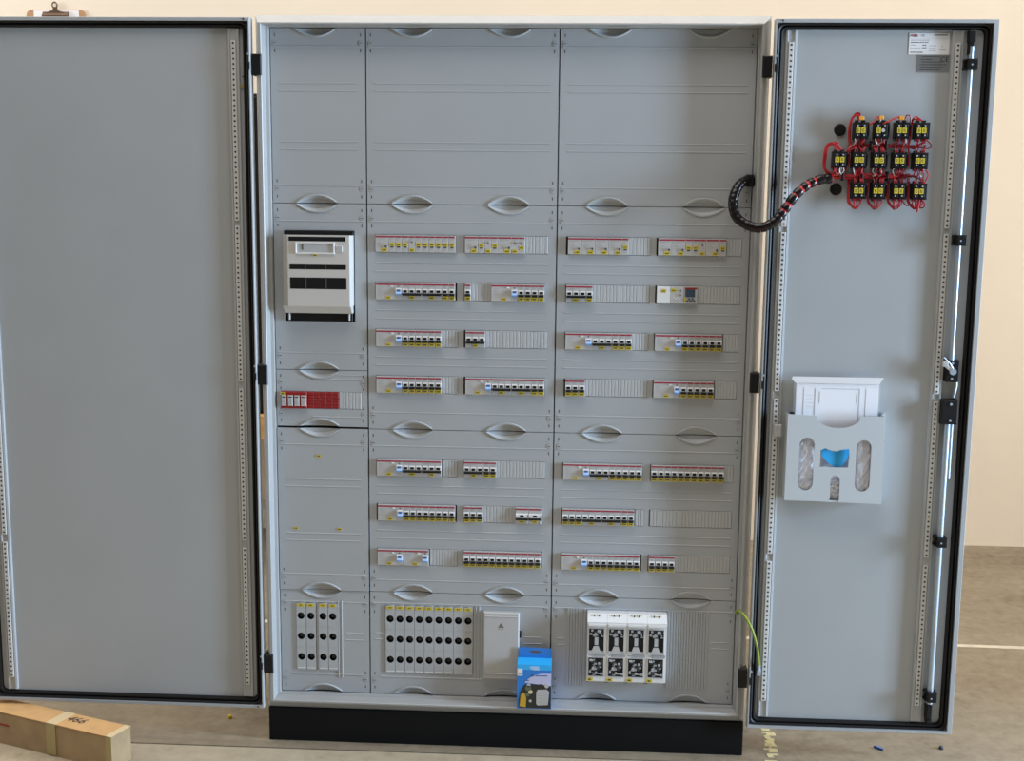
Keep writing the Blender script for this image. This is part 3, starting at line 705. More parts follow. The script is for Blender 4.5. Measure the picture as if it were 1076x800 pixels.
rail(dl, -0.083, 0.000, 1.792, SEG); rail(dl, -0.750, 0.000, 1.792, SEG)
dr = door(1.285, 1.828, -0.039, 1.817, True, 'narrow right door of the cabinet, inner side')
rail(dr, 1.327, -0.010, 1.790, SEG); rail(dr, 1.735, -0.010, 1.790, SEG)
# hinges
hg = MB(); hg.cbox(-0.0125, 0.0120, -0.010, 0.030, -0.0265, 0.0265, 'black', 0.002); HG = hg.mesh()
hp = MB(); hp.cbox(-0.004, 0.004, -0.006, 0.010, -0.010, 0.010, 'black', 0.001); HP = hp.mesh()
for (x, z) in ((-0.0225, 1.702), (-0.0225, 0.901), (-0.0225, 0.098)):
    o = obj('hinge', HG, cab, (x, -0.040, z)); obj('hinge_pin', HP, o, (-0.019, -0.012, -0.004))
for (x, z) in ((1.2695, 1.702), (1.2695, 0.903), (1.2695, 0.098)):
    o = obj('hinge', HG, cab, (x, -0.040, z)); obj('hinge_pin', HP, o, (0.020, -0.012, -0.004))
# screws on the left door
for z, r, mm in ((1.673, 0.0022, 'ink'), (1.650, 0.0052, 'brass')):
    m = MB(); m.cyl_y(-0.0615 if r < .003 else -0.0635, z, r, -0.040 if r > .003 else -0.0372, -0.0358, mm, 12); m.build('screw', dl)
# small screws in rim corners
for d, x, z in ((dl, -0.052, 1.8138), (dr, 1.302, 1.8128), (dl, -0.052, -0.0235)):
    m = MB(); m.cyl_y(x, z, 0.0024, -0.0575, -0.0555, 'ink', 8); m.build('screw', d)
for d, x in ((dl, -0.0405), (dr, 1.2895)):
    for z in (1.727, 0.925, 0.122): MB().cyl_y(x, z, 0.003, -0.060, -0.0555, 'zinc', 8).build('screw', d)

# right door: lock rod and hardware
RX = 1.7655
m = MB(); m.tube([(RX, -0.052, 0.945), (RX, -0.052, 1.752)], 0.0058, 'zinc', 12); m.build('lock_rod', dr, smooth=True, label='zinc plated lock rod')
m = MB(); m.tube([(RX, -0.052, 0.045), (RX, -0.052, 0.845)], 0.0075, 'zinc', 12); m.build('lock_rod', dr, smooth=True, label='zinc plated lock rod')
m = MB(); m.tube([(RX+0.013, -0.047, 0.66), (RX+0.013, -0.047, 0.87)], 0.004, 'zinc', 8); m.tube([(RX+0.012, -0.048, 0.875), (RX+0.0165, -0.050, 0.905), (RX+0.0165, -0.050, 0.925)], 0.004, 'zinc', 8); m.build('link_rod', dr, smooth=True)
gm = MB(); gm.cbox(-0.0115, 0.0125, -0.012, 0.024, -0.0135, 0.0135, 'black', 0.002); gm.box(-0.017, -0.011, 0.0, 0.023, -0.013, -0.008, 'black'); gm.box(-0.017, -0.011, 0.0, 0.023, 0.008, 0.013, 'black')
gm.cyl_y(-0.003, -0.001, 0.0024, -0.0135, -0.0115, 'zinc', 8); GM = gm.mesh()
for z in (1.708, 1.277, 0.494, 0.068): obj('rod_guide', GM, dr, (RX+0.001, -0.0600, z))
m = MB(); m.cbox(RX-0.008, RX+0.008, -0.060, -0.0362, 1.764, 1.790, 'black', 0.002); m.prism_z([(RX-0.006, -0.0362), (RX-0.006, -0.056), (RX+0.004, -0.056), (RX+0.004, -0.0362)], 1.733, 1.764, 'black'); m.build('rod_end', dr)
m = MB(); m.cbox(RX-0.008, RX+0.006, -0.060, -0.0362, 0.003, 0.040, 'black', 0.002); m.cbox(RX-0.006, RX+0.007, -0.058, -0.0362, -0.010, 0.003, 'black', 0.002); m.build('rod_end', dr)
m = MB(); m.cbox(1.752, 1.784, -0.062, -0.0362, 0.916, 0.972, 'black', 0.002); lk = m.build('lock', dr, label='black lock body with silver lever')
m = MB(); m.cyl_y(1.766, 0.944, 0.0085, -0.072, -0.062, 'zinc', 14)
m.prism_y([(1.769, 0.9475), (1.764, 0.940), (1.738, 0.962), (1.743, 0.970)], -0.070, -0.066, 'steel'); m.cbox(1.7385, 1.7520, -0.074, -0.064, 0.9565, 0.9700, 'steel', 0.001)
m.tube([(1.737, -0.066, 0.973), (1.742, -0.068, 0.980), (1.757, -0.068, 0.965), (1.767, -0.067, 0.950)], 0.0022, 'zinc', 6)
m.build('lock_lever', lk, smooth=False)
for z in (0.965, 0.925): MB().cyl_y(1.766, z, 0.0032, -0.064, -0.0615, 'zinc', 8).build('screw', lk)
m = MB(); m.cbox(1.7455, 1.7875, -0.064, -0.0362, 0.806, 0.870, 'black', 0.003); lk = m.build('gear_box', dr, label='black rod gear box')
for z in (0.859, 0.817): MB().cyl_y(1.768, z, 0.0036, -0.066, -0.0635, 'zinc', 8).build('screw', lk)

# rating plates on the right door
yS = -0.0361
pt = MB(); pt.box(1.617, 1.7155, yS-0.0009, yS, 1.734, 1.7855, 'plate_white')
pr = pt.build('rating_plate', dr, label='white printed rating plate')
ab = text_mesh('ABB', 0.0115, 'red', shear=0.0); o = obj('logo', ab, pr, (1.6285, yS-0.0010, 1.7795)); o.scale = (0.9, 1, 0.85)
obj('mark', text_mesh('CE', 0.0075, 'print'), pr, (1.6500, yS-0.0010, 1.7795))
m = MB(); rnd = random.Random(11)
def words(x0, x1, z, h, mm='print', y=yS-0.0012):
    x = x0
    while x < x1-0.001:
        w_ = min(rnd.uniform(0.0015, 0.006), x1-x); m.box(x, x+w_, y, y+0.0004, z-h/2, z+h/2, mm); x += w_+0.0009
words(1.678, 1.712, 1.7810, 0.0022, 'ink'); m.box(1.620, 1.712, yS-0.0011, yS-0.0008, 1.7728, 1.7731, 'print')
words(1.621, 1.668, 1.7690, 0.0017); words(1.621, 1.664, 1.7635, 0.0019, 'ink'); words(1.621, 1.635, 1.7570, 0.0015); words(1.650, 1.659, 1.7570, 0.0022, 'ink')
words(1.621, 1.646, 1.7500, 0.0013); words(1.650, 1.660, 1.7505, 0.0020, 'ink'); words(1.666, 1.684, 1.7555, 0.0013); words(1.666, 1.682, 1.7490, 0.0013); words(1.666, 1.684, 1.7435, 0.0013)
words(1.621, 1.652, 1.7395, 0.0020, 'ink'); words(1.697, 1.700, 1.7545, 0.0022); words(1.692, 1.709, 1.7450, 0.0016)
m.build('print', pr)
pt = MB(); pt.box(1.639, 1.7205, yS-0.0007, yS, 1.6915, 1.7330, 'plate_grey'); pg = pt.build('rating_plate', dr, label='grey metal plate')
obj('mark', text_mesh('CE', 0.0175, 'ink'), pg, (1.7060, yS-0.0008, 1.7225))
m = MB()
for i, (a, b2) in enumerate(((1.650, 1.695), (1.648, 1.676), (1.650, 1.700), (1.646, 1.712), (1.650, 1.704), (1.646, 1.698))): words(a, b2, 1.7290-i*0.0064, 0.0016, 'ink', yS-0.0010)
m.build('print', pg)
# bracket and earth lug on the right door
m = MB(); m.cbox(1.322, 1.342, -0.060, -0.0505, 0.764, 0.796, 'strip', 0.002); m.build('bracket', dr)
m = MB(); m.cyl_y(1.311, 0.117, 0.0065, -0.047, -0.036, 'zinc', 10); m.cyl_y(1.311, 0.117, 0.0035, -0.051, -0.047, 'zinc', 8); m.build('earth_stud', dr)

# ------------------------------------------------------------------ earth wire
m = MB(); m.tube(spline([(1.2497, -0.012, 0.268), (1.2500, -0.030, 0.280), (1.262, -0.055, 0.281), (1.284, -0.070, 0.247), (1.301, -0.070, 0.192), (1.3095, -0.058, 0.140)]), 0.0034, 'earth_green', 8)
t = thing('earth_wire', 'green and yellow earth wire arching from cabinet edge to right door', 'wire', (1.3095, -0.058, 0.13))
o = m.build('wire', t, (-1.3095, 0.058, -0.13), smooth=True)
m = MB(); m.cbox(1.306, 1.316, -0.0530, -0.0512, 0.108, 0.128, 'zinc', 0.0006); m.tube([(1.3095, -0.057, 0.142), (1.310, -0.0535, 0.124)], 0.0042, 'zinc', 8); m.build('lug', t, (-1.3095, 0.058, -0.13))

# ------------------------------------------------------------------ spiral-wrapped cable loop
t = thing('cable_loop', 'thick black spiral-wrapped cable looping from cabinet onto the right door', 'cable', (1.249, -0.012, 1.421))
off = (-1.249, 0.012, -1.421)
path = spline([(1.250, -0.010, 1.421), (1.229, -0.022, 1.421), (1.208, -0.042, 1.404), (1.195, -0.057, 1.368), (1.203, -0.067, 1.331), (1.230, -0.077, 1.310), (1.262, -0.087, 1.303),
               (1.294, -0.091, 1.318), (1.320, -0.087, 1.348), (1.345, -0.081, 1.383), (1.376, -0.072, 1.410), (1.408, -0.062, 1.424), (1.440, -0.056, 1.428)], 14)
m = MB(); m.tube(path, 0.0098, 'wire_red', 10); m.build('core_wires', t, off, smooth=True, label='red wires showing through the wrap')
acc = [0.0]
for i in range(1, len(path)): acc.append(acc[-1]+(path[i]-path[i-1]).length)
def at(s):
    for i in range(1, len(acc)):
        if acc[i] >= s: u = (s-acc[i-1])/(acc[i]-acc[i-1]); return path[i-1].lerp(path[i], u)
    return path[-1]
m = MB(); s = 0.0; tot = acc[-1]; rnd = random.Random(2); i = 0
while s < tot-0.004:
    fr = s/tot; ln_ = 0.0135 if fr < 0.55 else rnd.choice([0.013, 0.016, 0.022]); gp = 0.0006 if fr < 0.55 else rnd.choice([0.001, 0.005, 0.008])
    e = min(s+ln_, tot); q = [at(s+(e-s)*k/5) for k in range(6)]
    m.tube(q, ([0.0119, 0.0124, 0.0125, 0.0125, 0.0124, 0.0119] if fr < 0.55 else [0.0116, 0.0124, 0.0125, 0.0125, 0.0124, 0.0116]), 'wrap', 14); s = e+gp
m.build('spiral_wrap', t, off, smooth=True)
m = MB(); m.cbox(1.2325, 1.2500, -0.026, -0.0006, 1.4055, 1.4365, 'black', 0.002); m.build('grommet', t, off)

# ------------------------------------------------------------------ contact blocks, wiring and plugs on the right door
cbm = {}
b = MB(); b.cbox(-0.0150, 0.0225, -0.060, -0.0362, -0.0205, 0.0205, 'black', 0.002)
for s in (-1, 1):
    b.cbox(s*0.008-0.0066, s*0.008+0.0066, -0.068, -0.060, -0.0150, 0.0150, 'black', 0.001)
    for q in (-1, 1): b.cbox(s*0.008-0.0040, s*0.008+0.0040, -0.058, -0.044, q*0.0225-0.0030, q*0.0225+0.0030, 'black', 0.001)
cbm['body'] = b.mesh()
b = MB()
for s in (-1, 1):
    for q in (-1, 1): b.cyl_y(s*0.008, q*0.0118, 0.0020, -0.0692, -0.0675, 'steel', 8)
cbm['terminal_screws'] = b.mesh()
b = MB(); b.box(-0.0052, 0.0052, -0.0696, -0.0675, -0.0066, 0.0066, 'yellow'); b.box(-0.0020, 0.0020, -0.0699, -0.0695, -0.0034, 0.0034, 'ink'); b.box(-0.0010, 0.0010, -0.0701, -0.0698, -0.0020, 0.0020, 'yellow')
TAGC = b.mesh()
rowsC = [((1.499, 1.5455), (1.549, 1.5455), (1.600, 1.546), (1.648, 1.546)), ((1.4505, 1.4735), (1.4985, 1.473), (1.548, 1.4725), (1.598, 1.472), (1.6485, 1.472)),
         ((1.501, 1.397), (1.5495, 1.397), (1.600, 1.397), (1.650, 1.3965))]
rn = ['top row', 'middle row', 'bottom row']; blocks = []
for ri, row in enumerate(rowsC):
    for ci, (x, z) in enumerate(row):
        lab = 'black contact block with yellow tags, %s from left in %s on right door' % (ORD[ci], rn[ri])
        t = thing('contact_block', lab, 'contact block', (x+0.0045, 0, z+0.001), 'contact blocks on the right door'); blocks.append((x, z, ri))
        for n, me in cbm.items():
            o = obj(n, me, t)
            if n == 'terminal_screws': o['kind'] = 'stuff'
        obj('tag', TAGC, t, (-0.0068, 0, 0)); 
        if not (ri == 0 and ci == 1): obj('tag', TAGC, t, (0.0056, 0, 0))
        else: obj('tag', MB().cyl_y(0.0042, 0, 0.0045, -0.0698, -0.0675, 'device', 10).mesh(), t)
for q, (x, z) in (('upper', (1.4585, 1.549)), ('lower', (1.4555, 1.4015))):
    t = thing('hole_plug', 'round black hole plug on right door, %s of the two' % q, 'plug', (x, -0.0361, z))
    m = MB(); m.cyl_y(0, 0, 0.0125, -0.006, 0, 'black', 24, 0.0155); m.build('cap', t)
    m = MB(); m.cyl_y(0, 0, 0.0085, -0.0085, -0.006, 'black', 20); m.build('centre', t)

HW = thing('wire_harness', 'tangle of red wires linking the black contact blocks on right door', 'wiring', (1.44, -0.07, 1.428))
rnd = random.Random(21)
def wire(pts, m='wire_red', r=0.0017, k=6):
    b = MB(); b.tube(spline([(x+0.004, -0.042+(y+0.060)*0.9, z+0.001) for x, y, z in pts], k), r, m, 6); b.build('wire', HW, (-1.44, 0.07, -1.428), smooth=True)
def j(a): return rnd.uniform(-a, a)
T1, T2 = 1.5095, 1.4335
for i in range(11):                                              # two horizontal bundles
    wire([(1.445+j(.005), -0.066+j(.006), T2+j(.007)), (1.49, -0.064+j(.006), T2+j(.006)), (1.54, -0.064+j(.006), T2+j(.006)), (1.585, -0.064+j(.006), T2+j(.006)), (1.625+j(.02), -0.066+j(.006), T2+j(.006))], rnd.choice(['wire_red', 'wire_red', 'wire_dark']), 0.0021)
for i in range(8):
    wire([(1.478+j(.004), -0.062+j(.005), T1-0.006+j(.006)), (1.515, -0.063+j(.004), T1+j(.004)), (1.56, -0.063+j(.004), T1+j(.004)), (1.61, -0.063+j(.004), T1+j(.004)), (1.645+j(.012), -0.064+j(.006), T1-0.004+j(.006))], rnd.choice(['wire_red', 'wire_dark']), 0.0018)
for i in range(6):                                              # risers left and right
    wire([(1.462+j(.01), -0.066, T2+0.006+j(.004)), (1.4745+j(.004), -0.068+j(.006), T2+0.035), (1.4745+j(.005), -0.068+j(.005), T1-0.015), (1.487+j(.01), -0.066+j(.004), T1+j(.005))], rnd.choice(['wire_red', 'wire_dark']), 0.0019)
for i in range(5):
    wire([(1.600+j(.012), -0.064, T2+j(.004)), (1.620+j(.004), -0.066, T2+0.022), (1.6235+j(.003), -0.066, T1-0.02), (1.624+j(.004), -0.066, T1+0.015), (1.626+j(.004), -0.068, 1.560+j(.006)), (1.634+j(.006), -0.072, 1.578+j(.004)), (1.646+j(.006), -0.076, 1.570)], rnd.choice(['wire_red', 'wire_dark']), 0.0016)
for i in range(7):                                              # big loop round the leftmost block
    o = i*0.0022
    wire([(1.4475+j(.01), -0.080, 1.497), (1.440+j(.006), -0.082, 1.5105+o*0.3), (1.424-o*0.3, -0.078, 1.505+o*0.4), (1.4185-o*0.4+j(.002), -0.075, 1.480), (1.4195-o*0.3, -0.072, 1.452), (1.432+j(.003), -0.068, 1.436+j(.004)), (1.452+j(.006), -0.064, 1.430+j(.005))], 'wire_red', 0.0018)
wire([(1.495, -0.078, 1.570), (1.492, -0.080, 1.583), (1.480, -0.078, 1.578), (1.4735, -0.074, 1.550), (1.4755, -0.070, 1.522), (1.480, -0.066, 1.508)], 'wire_red', 0.0030)
wire([(1.500, -0.078, 1.570), (1.496, -0.080, 1.587), (1.483, -0.078, 1.584), (1.476, -0.074, 1.555), (1.478, -0.070, 1.522), (1.483, -0.066, 1.508)], 'wire_dark', 0.0022)
for a, c in ((1.520, 1.548), (1.552, 1.597)):                   # jumpers along the top
    wire([(a, -0.078, 1.560), (a+0.010, -0.082, 1.566), (c-0.006, -0.082, 1.579), (c, -0.078, 1.570)], 'wire_red', 0.0020)
wire([(1.606, -0.078, 1.572), (1.612, -0.080, 1.583), (1.621, -0.078, 1.580), (1.624, -0.072, 1.560)], 'wire_dark', 0.0017)
for x, z in ((1.501, 1.5755), (1.549, 1.577), (1.599, 1.5765)):
    m = MB(); m.cbox(-0.006, 0.006, -0.004, 0.004, -0.0045, 0.0045, 'orange', 0.001); m.build('wire_marker', HW, (x-1.436, -0.060+0.07, z-1.427))
for (x, z, ri) in blocks:
    down = T1 if ri == 0 else T2; 
    for s in (-0.011, -0.007, -0.003, 0.004, 0.008, 0.012):
        mm = rnd.choice(['wire_red', 'wire_red', 'wire_dark', 'wire_white']) if ri < 2 else rnd.choice(['wire_red', 'wire_red', 'wire_dark'])
        if ri < 2:
            wire([(x+s, -0.078, z-0.020), (x+s+j(.002), -0.080+j(.004), z-0.028), (x+s+j(.008), -0.070, down+0.003), (x+s+j(.012), -0.062, down-0.002)], mm, 0.0014, 4)
        else:                                                   # bottom row: drooping loops gathered below
            wire([(x+s, -0.078, z-0.020), (x+s*0.8+j(.003), -0.082, z-0.032), (x-0.006+s*0.15, -0.080, z-0.043+j(.003)), (x-0.020+j(.003), -0.074, z-0.028), (x-0.022+j(.002), -0.066, z-0.004), (x-0.020+j(.004), -0.060, T2-0.004)], mm, 0.0014, 5)
    if ri > 0:
        up = T1 if ri == 1 else T2
        if x < 1.46: continue
        for s in (-0.010, -0.005, 0.005, 0.009, 0.012):
            wire([(x+s, -0.078, z+0.020), (x+s, -0.080, z+0.027), (x+s+j(.006), -0.070, up-0.003), (x+s+j(.01), -0.062, up+0.002)], rnd.choice(['wire_red', 'wire_red', 'wire_dark']), 0.0014, 4)
wire([(1.659, -0.078, 1.525), (1.668, -0.080, 1.519), (1.677, -0.080, 1.509), (1.668, -0.074, 1.5025), (1.650, -0.066, 1.506)], 'wire_dark', 0.0014)
wire([(1.666, -0.080, 1.450), (1.672, -0.082, 1.438), (1.668, -0.080, 1.425), (1.662, -0.078, 1.415)], 'wire_red', 0.0016)
wire([(1.612, -0.076, 1.377), (1.622, -0.080, 1.362), (1.636, -0.080, 1.365), (1.642, -0.076, 1.378)], 'wire_dark', 0.0016)
wire([(1.655, -0.078, 1.376), (1.652, -0.082, 1.362), (1.6505, -0.082, 1.345)], 'wire_red', 0.0026)
wire([(1.660, -0.078, 1.376), (1.668, -0.082, 1.364), (1.664, -0.080, 1.356), (1.656, -0.076, 1.357)], 'wire_dark', 0.0016)
for x, z in ((1.530, T1), (1.567, T1), (1.512, T2), (1.574, T2), (1.464, T2)):
    m = MB(); m.cbox(-0.0025, 0.0025, -0.009, 0.008, -0.0115, 0.0115, 'black', 0.001); m.build('cable_tie', HW, (x-1.436, -0.046+0.07, z-1.427))

# ------------------------------------------------------------------ document pocket with papers and bags
t = thing('document_pocket', 'grey plastic document pocket with cut-outs fixed to right door', 'document holder', (1.353, -0.0362, 0.598))
def lp(L): return [(x-1.353, z-0.598) for x, z in L]
arc = [(1.539-0.057*(1-math.cos(math.pi*i/12)), 0.8255-0.032*math.sin(math.pi*i/12)) for i in range(13)]
outl = lp([(1.353, 0.6015), (1.602, 0.5960), (1.5985, 0.8265)]+arc+[(1.353, 0.8285)])
heart = lp([(1.440, 0.735), (1.452, 0.741), (1.462, 0.736), (1.480, 0.733), (1.494, 0.738), (1.512, 0.740), (1.514, 0.722), (1.512, 0.691), (1.440, 0.690)])
slot_s = lp([(1.469, 0.600), (1.469, 0.652)]+[(1.481-0.012*math.cos(math.pi*i/8), 0.657+0.012*math.sin(math.pi*i/8)) for i in range(9)]+[(1.493, 0.652), (1.493, 0.600)])
fp = curve_mesh([outl, lp(capsule(1.405, 0.628, 0.768, 0.019)), lp(capsule(1.550, 0.628, 0.764, 0.019)), heart, slot_s], 0.002, 'pocket')
obj('front_plate', fp, t, (0, -0.0440, 0))
m = MB(); m.box(0.0, 0.002, -0.0420, 0.0, 0.004, 0.229, 'pocket'); m.box(0.2455, 0.2475, -0.0420, 0.0, 0.0, 0.228, 'pocket'); m.box(0.002, 0.2455, -0.0420, 0.0, 0.001, 0.004, 'pocket'); m.build('tray', t)
m = MB(); m.box(0.252, 0.256, -0.006, 0.0, 0.0, 0.232, 'pocket'); m.box(0.2475, 0.252, -0.004, 0.0, 0.0, 0.232, 'pocket'); m.build('flange', t)
m = MB(); m.box(0.006, 0.016, -0.0420, -0.030, 0.2286, 0.2345, 'black'); m.build('clip', t)
m = MB(); m.cyl_y(0.2545, 0.158, 0.003, -0.008, -0.006, 'ink', 8); m.build('screw', t)
pp = thing('wiring_diagram', 'printed drawing sheets in clear sleeve standing in document pocket', 'papers', (1.372, -0.050, 0.605))
m = MB(); m.box(0.004, 0.214, -0.006, 0.004, 0.0, 0.300, 'paper'); m.build('sheets', pp)
m = MB()
for xa, xb, za, zb in ((0.022, 0.0235, 0.20, 0.290), (0.0505, 0.0525, 0.20, 0.288), (0.068, 0.165, 0.2870, 0.2880), (0.1640, 0.1655, 0.20, 0.288), (0.180, 0.1815, 0.20, 0.288), (0.029, 0.047, 0.24, 0.2405), (0.029, 0.047, 0.25, 0.2505), (0.029, 0.044, 0.26, 0.2605), (0.029, 0.047, 0.27, 0.2705), (0.062, 0.064, 0.25, 0.28), (0.157, 0.158, 0.25, 0.275)):
    m.box(xa, xb, -0.0064, -0.0059, za, zb, 'print')
m.build('drawing', pp)
m = MB(); m.prism_y([(0.0, 0.302), (0.214, 0.302), (0.224, 0.3185), (0.218, 0.3185), (-0.008, 0.3185), (-0.010, 0.312)], -0.010, -0.0075, 'plate_white'); m.build('sleeve_fold', pp)
m = MB(); m.box(-0.004, 0.218, -0.0085, -0.0075, 0.002, 0.302, 'clear'); m.build('clear_sleeve', pp, label='transparent plastic sleeve')
def bag(label, x, z0, z1, wd, seed, name='polybag'):
    r = random.Random(seed); b = MB(); nx, nz = 8, 16; vs = []; fs = []
    for k in range(nz+1):
        for i in range(nx+1):
            u = i/nx*2-1; v = k/nz*2-1
            bul = max(0, (1-u*u)*(1-v*v))**0.5
            vs.append((u*wd/2+r.uniform(-.0015, .0015), -0.006-0.0075*bul+r.uniform(-.0022, .0022), z0+(z1-z0)*k/nz))
    n = len(vs); vs += [(x_, 0.0, z_) for x_, y_, z_ in vs]
    for k in range(nz):
        for i in range(nx):
            a = k*(nx+1)+i; q = (a, a+1, a+nx+2, a+nx+1); fs.append(q); fs.append(tuple(n+c for c in reversed(q)))
    ring = list(range(0, nx+1))+[(k+1)*(nx+1)-1 for k in range(1, nz+1)]+[nz*(nx+1)+i for i in range(nx-1, -1, -1)]+[k*(nx+1) for k in range(nz-1, 0, -1)]
    for i in range(len(ring)): a, c = ring[i], ring[(i+1) % len(ring)]; fs.append((a, n+a, n+c, c))
    b.add(vs, fs, 'polybag'); t = thing(name, label, 'plastic bag', (x, -0.0615, 0)); b.build('film', t)
    c = MB()
    for i in range(14):
        a = r.uniform(-wd*0.32, wd*0.32); q = z0+0.012+r.uniform(0, 0.030); s = r.uniform(0.003, 0.006)
        c.cbox(a-s, a+s, -0.008-r.uniform(0, .003), -0.002, q-s, q+s, r.choice(['device_white', 'wire_white', 'device_white', 'strip']), 0.001)
    c.build('small_parts', t)
bag('clear bag of small white parts behind left slot of document pocket', 1.405, 0.604, 0.785, 0.052, 4)
bag('clear bag of small white parts behind right slot of document pocket', 1.553, 0.604, 0.785, 0.052, 9)
bag('clear bag behind small bottom notch of document pocket', 1.481, 0.604, 0.672, 0.040, 6)
m = MB(); m.prism_y([(1.441, 0.742), (1.452, 0.745), (1.462, 0.734), (1.482, 0.728), (1.497, 0.738), (1.516, 0.742), (1.514, 0.720), (1.500, 0.694), (1.484, 0.688), (1.462, 0.700), (1.446, 0.718)], -0.071, -0.066, 'carton_cyan')
tag(m.build('blue_leaflet'), 'folded bright blue leaflet behind centre cut-out of document pocket', 'leaflet')

# ------------------------------------------------------------------ blue carton on the sill
SB = -0.0032
t = thing('product_carton', 'small blue product carton with photo print standing on the cabinet sill', 'carton', (0.708, -0.0345, SB))
m = MB(); m.prism_x([(-0.0215, 0.0), (0.0145, 0.0), (0.0145, 0.131), (-0.0215, 0.124)], -0.0465, 0.0465, 'carton_blue'); m.build('box', t)
flap = curve_mesh([[(-0.045, 0.131), (0.0455, 0.129), (0.0460, 0.158), (-0.0440, 0.161)], [(0.001+0.017*math.cos(2*math.pi*i/20), 0.1485+0.0042*math.sin(2*math.pi*i/20)) for i in range(20)]], 0.0012, 'carton_blue')
obj('hanging_tab', flap, t, (0, 0.0133, 0), 'blue tab with oval hanging hole')
m = MB(); yy = -0.0215
m.prism_x([(-0.0216, 0.1242), (-0.0222, 0.1242), (0.0145, 0.1316), (0.0145, 0.1312)], -0.0465, 0.0465, 'carton_cyan')
m.box(-0.0466, 0.0466, yy-0.0006, yy, 0.110, 0.1238, 'carton_cyan')
m.box(-0.0460, -0.0320, yy-0.0010, yy-0.0002, 0.093, 0.113, 'plate_white')
m.prism_y([(-0.026, 0.074), (0.0458, 0.066), (0.0458, 0.1005), (0.020, 0.1005), (-0.004, 0.094), (-0.018, 0.083)], yy-0.0006, yy, 'carton_lilac')
m.prism_y([(-0.040, 0.002), (0.0458, 0.002), (0.0458, 0.066), (0.020, 0.069), (-0.010, 0.070), (-0.026, 0.068), (-0.036, 0.050), (-0.0415, 0.025)], yy-0.0009, yy, 'carton_dark')
m.prism_y([(-0.039, 0.006), (-0.022, 0.004), (-0.021, 0.030), (-0.027, 0.046), (-0.036, 0.040)], yy-0.0012, yy, 'carton_gold')
for (cx, cz, r, mm) in ((-0.016, 0.058, 0.008, 'carton_green'), (-0.010, 0.048, 0.006, 'tape'), (-0.018, 0.040, 0.006, 'carton_green'), (-0.010, 0.022, 0.004, 'device'), (0.034, 0.066, 0.006, 'device'), (-0.015, 0.067, 0.005, 'device'), (0.018, 0.064, 0.007, 'carton_dark')):
    m.cyl_y(cx, cz, r, yy-0.0013, yy, mm, 12)
m.prism_y([(0.006, 0.014), (0.010, 0.010), (0.038, 0.012), (0.041, 0.050), (0.034, 0.056), (0.010, 0.055), (0.006, 0.048)], yy-0.0016, yy, 'device')
m.prism_y([(0.028, 0.013), (0.038, 0.013), (0.040, 0.049), (0.030, 0.048)], yy-0.0019, yy, 'strip')
for k_ in range(3): m.box(0.010, 0.024, yy-0.0019, yy, 0.020+k_*0.009, 0.0212+k_*0.009, 'print')
for k_ in range(4): m.box(-0.0435+k_*0.0028, -0.0420+k_*0.0028, yy-0.0013, yy, 0.096, 0.102, 'print')
for (a, c, z_) in ((-0.012, 0.014, 0.1195), (-0.012, 0.012, 0.1165), (-0.010, 0.013, 0.1135), (-0.004, 0.014, 0.1112)): m.box(a, c, yy-0.0009, yy, z_-0.0006, z_+0.0006, 'plate_white')
m.cyl_y(-0.003, 0.0945, 0.0030, yy-0.0012, yy, 'blue_dark', 10); m.box(0.003, 0.036, yy-0.0010, yy, 0.0930, 0.0958, 'blue_dark'); m.box(-0.022, -0.014, yy-0.0012, yy, 0.079, 0.081, 'blue_dark')
m.build('printed_front', t)

# ------------------------------------------------------------------ cardboard box on the floor
ang = math.atan2(-0.133, 0.363)
t = thing('cardboard_box', 'long narrow taped cardboard box lying on floor below left door', 'cardboard box', (-0.394, -0.241, FZ)); t.rotation_euler = (0, 0, ang)
HB, LB, WB = 0.0925, 0.78, 0.073
m = MB(); m.box(-LB, 0, 0, WB, 0.0, HB-0.002, 'kraft_shaded'); m.build('box', t)
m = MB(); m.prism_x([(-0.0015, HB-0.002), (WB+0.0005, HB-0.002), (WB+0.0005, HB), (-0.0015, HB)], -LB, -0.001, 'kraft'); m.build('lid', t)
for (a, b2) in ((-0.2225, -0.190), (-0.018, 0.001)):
    m = MB(); m.box(a, b2, -0.0022, WB+0.001, HB, HB+0.0006, 'tape'); m.box(a, b2, -0.0022, -0.0005, 0.004, HB, 'tape_shaded'); m.build('tape', t)
m = MB(); m.box(-0.62, -0.357, -0.0013, -0.0001, 0.054, 0.0585, 'red'); m.build('red_strip', t)
o = obj('handwriting', text_mesh('466', 0.040, 'ink', 0.0004, 0.25), t, (-0.158, 0.043, HB+0.0002)); o.rotation_euler = (math.radians(-90), 0, 0)

# ------------------------------------------------------------------ clipboard on the wall
t = thing('clipboard', 'brown hardboard clipboard with metal clip hanging on the cream wall', 'clipboard', (-1.475, 2.119, 1.857))
ol = []
for (cx, cz, s) in ((0.107, 0.287, 0), (-0.107, 0.287, 1), (-0.107, 0.020, 2), (0.107, 0.020, 3)):
    for k_ in range(7): an = math.pi/2*(s+k_/6); ol.append((cx+0.024*math.cos(an), cz+0.024*math.sin(an)))
obj('board', curve_mesh([ol], 0.004, 'hardboard'), t, (0, -0.004, 0))
m = MB(); m.box(-0.098, 0.102, -0.0052, -0.0042, 0.0, 0.3085, 'paper'); m.build('paper', t)
m = MB(); m.prism_x([(-0.0055, 0.265), (-0.022, 0.270), (-0.024, 0.285), (-0.010, 0.302), (-0.0055, 0.302)], -0.055, 0.058, 'clip_metal')
m.prism_y([(-0.058, 0.280), (0.062, 0.280), (0.050, 0.294), (0.018, 0.306), (-0.016, 0.306), (-0.048, 0.294)], -0.016, -0.0058, 'clip_metal'); cl = m.build('clip', t)
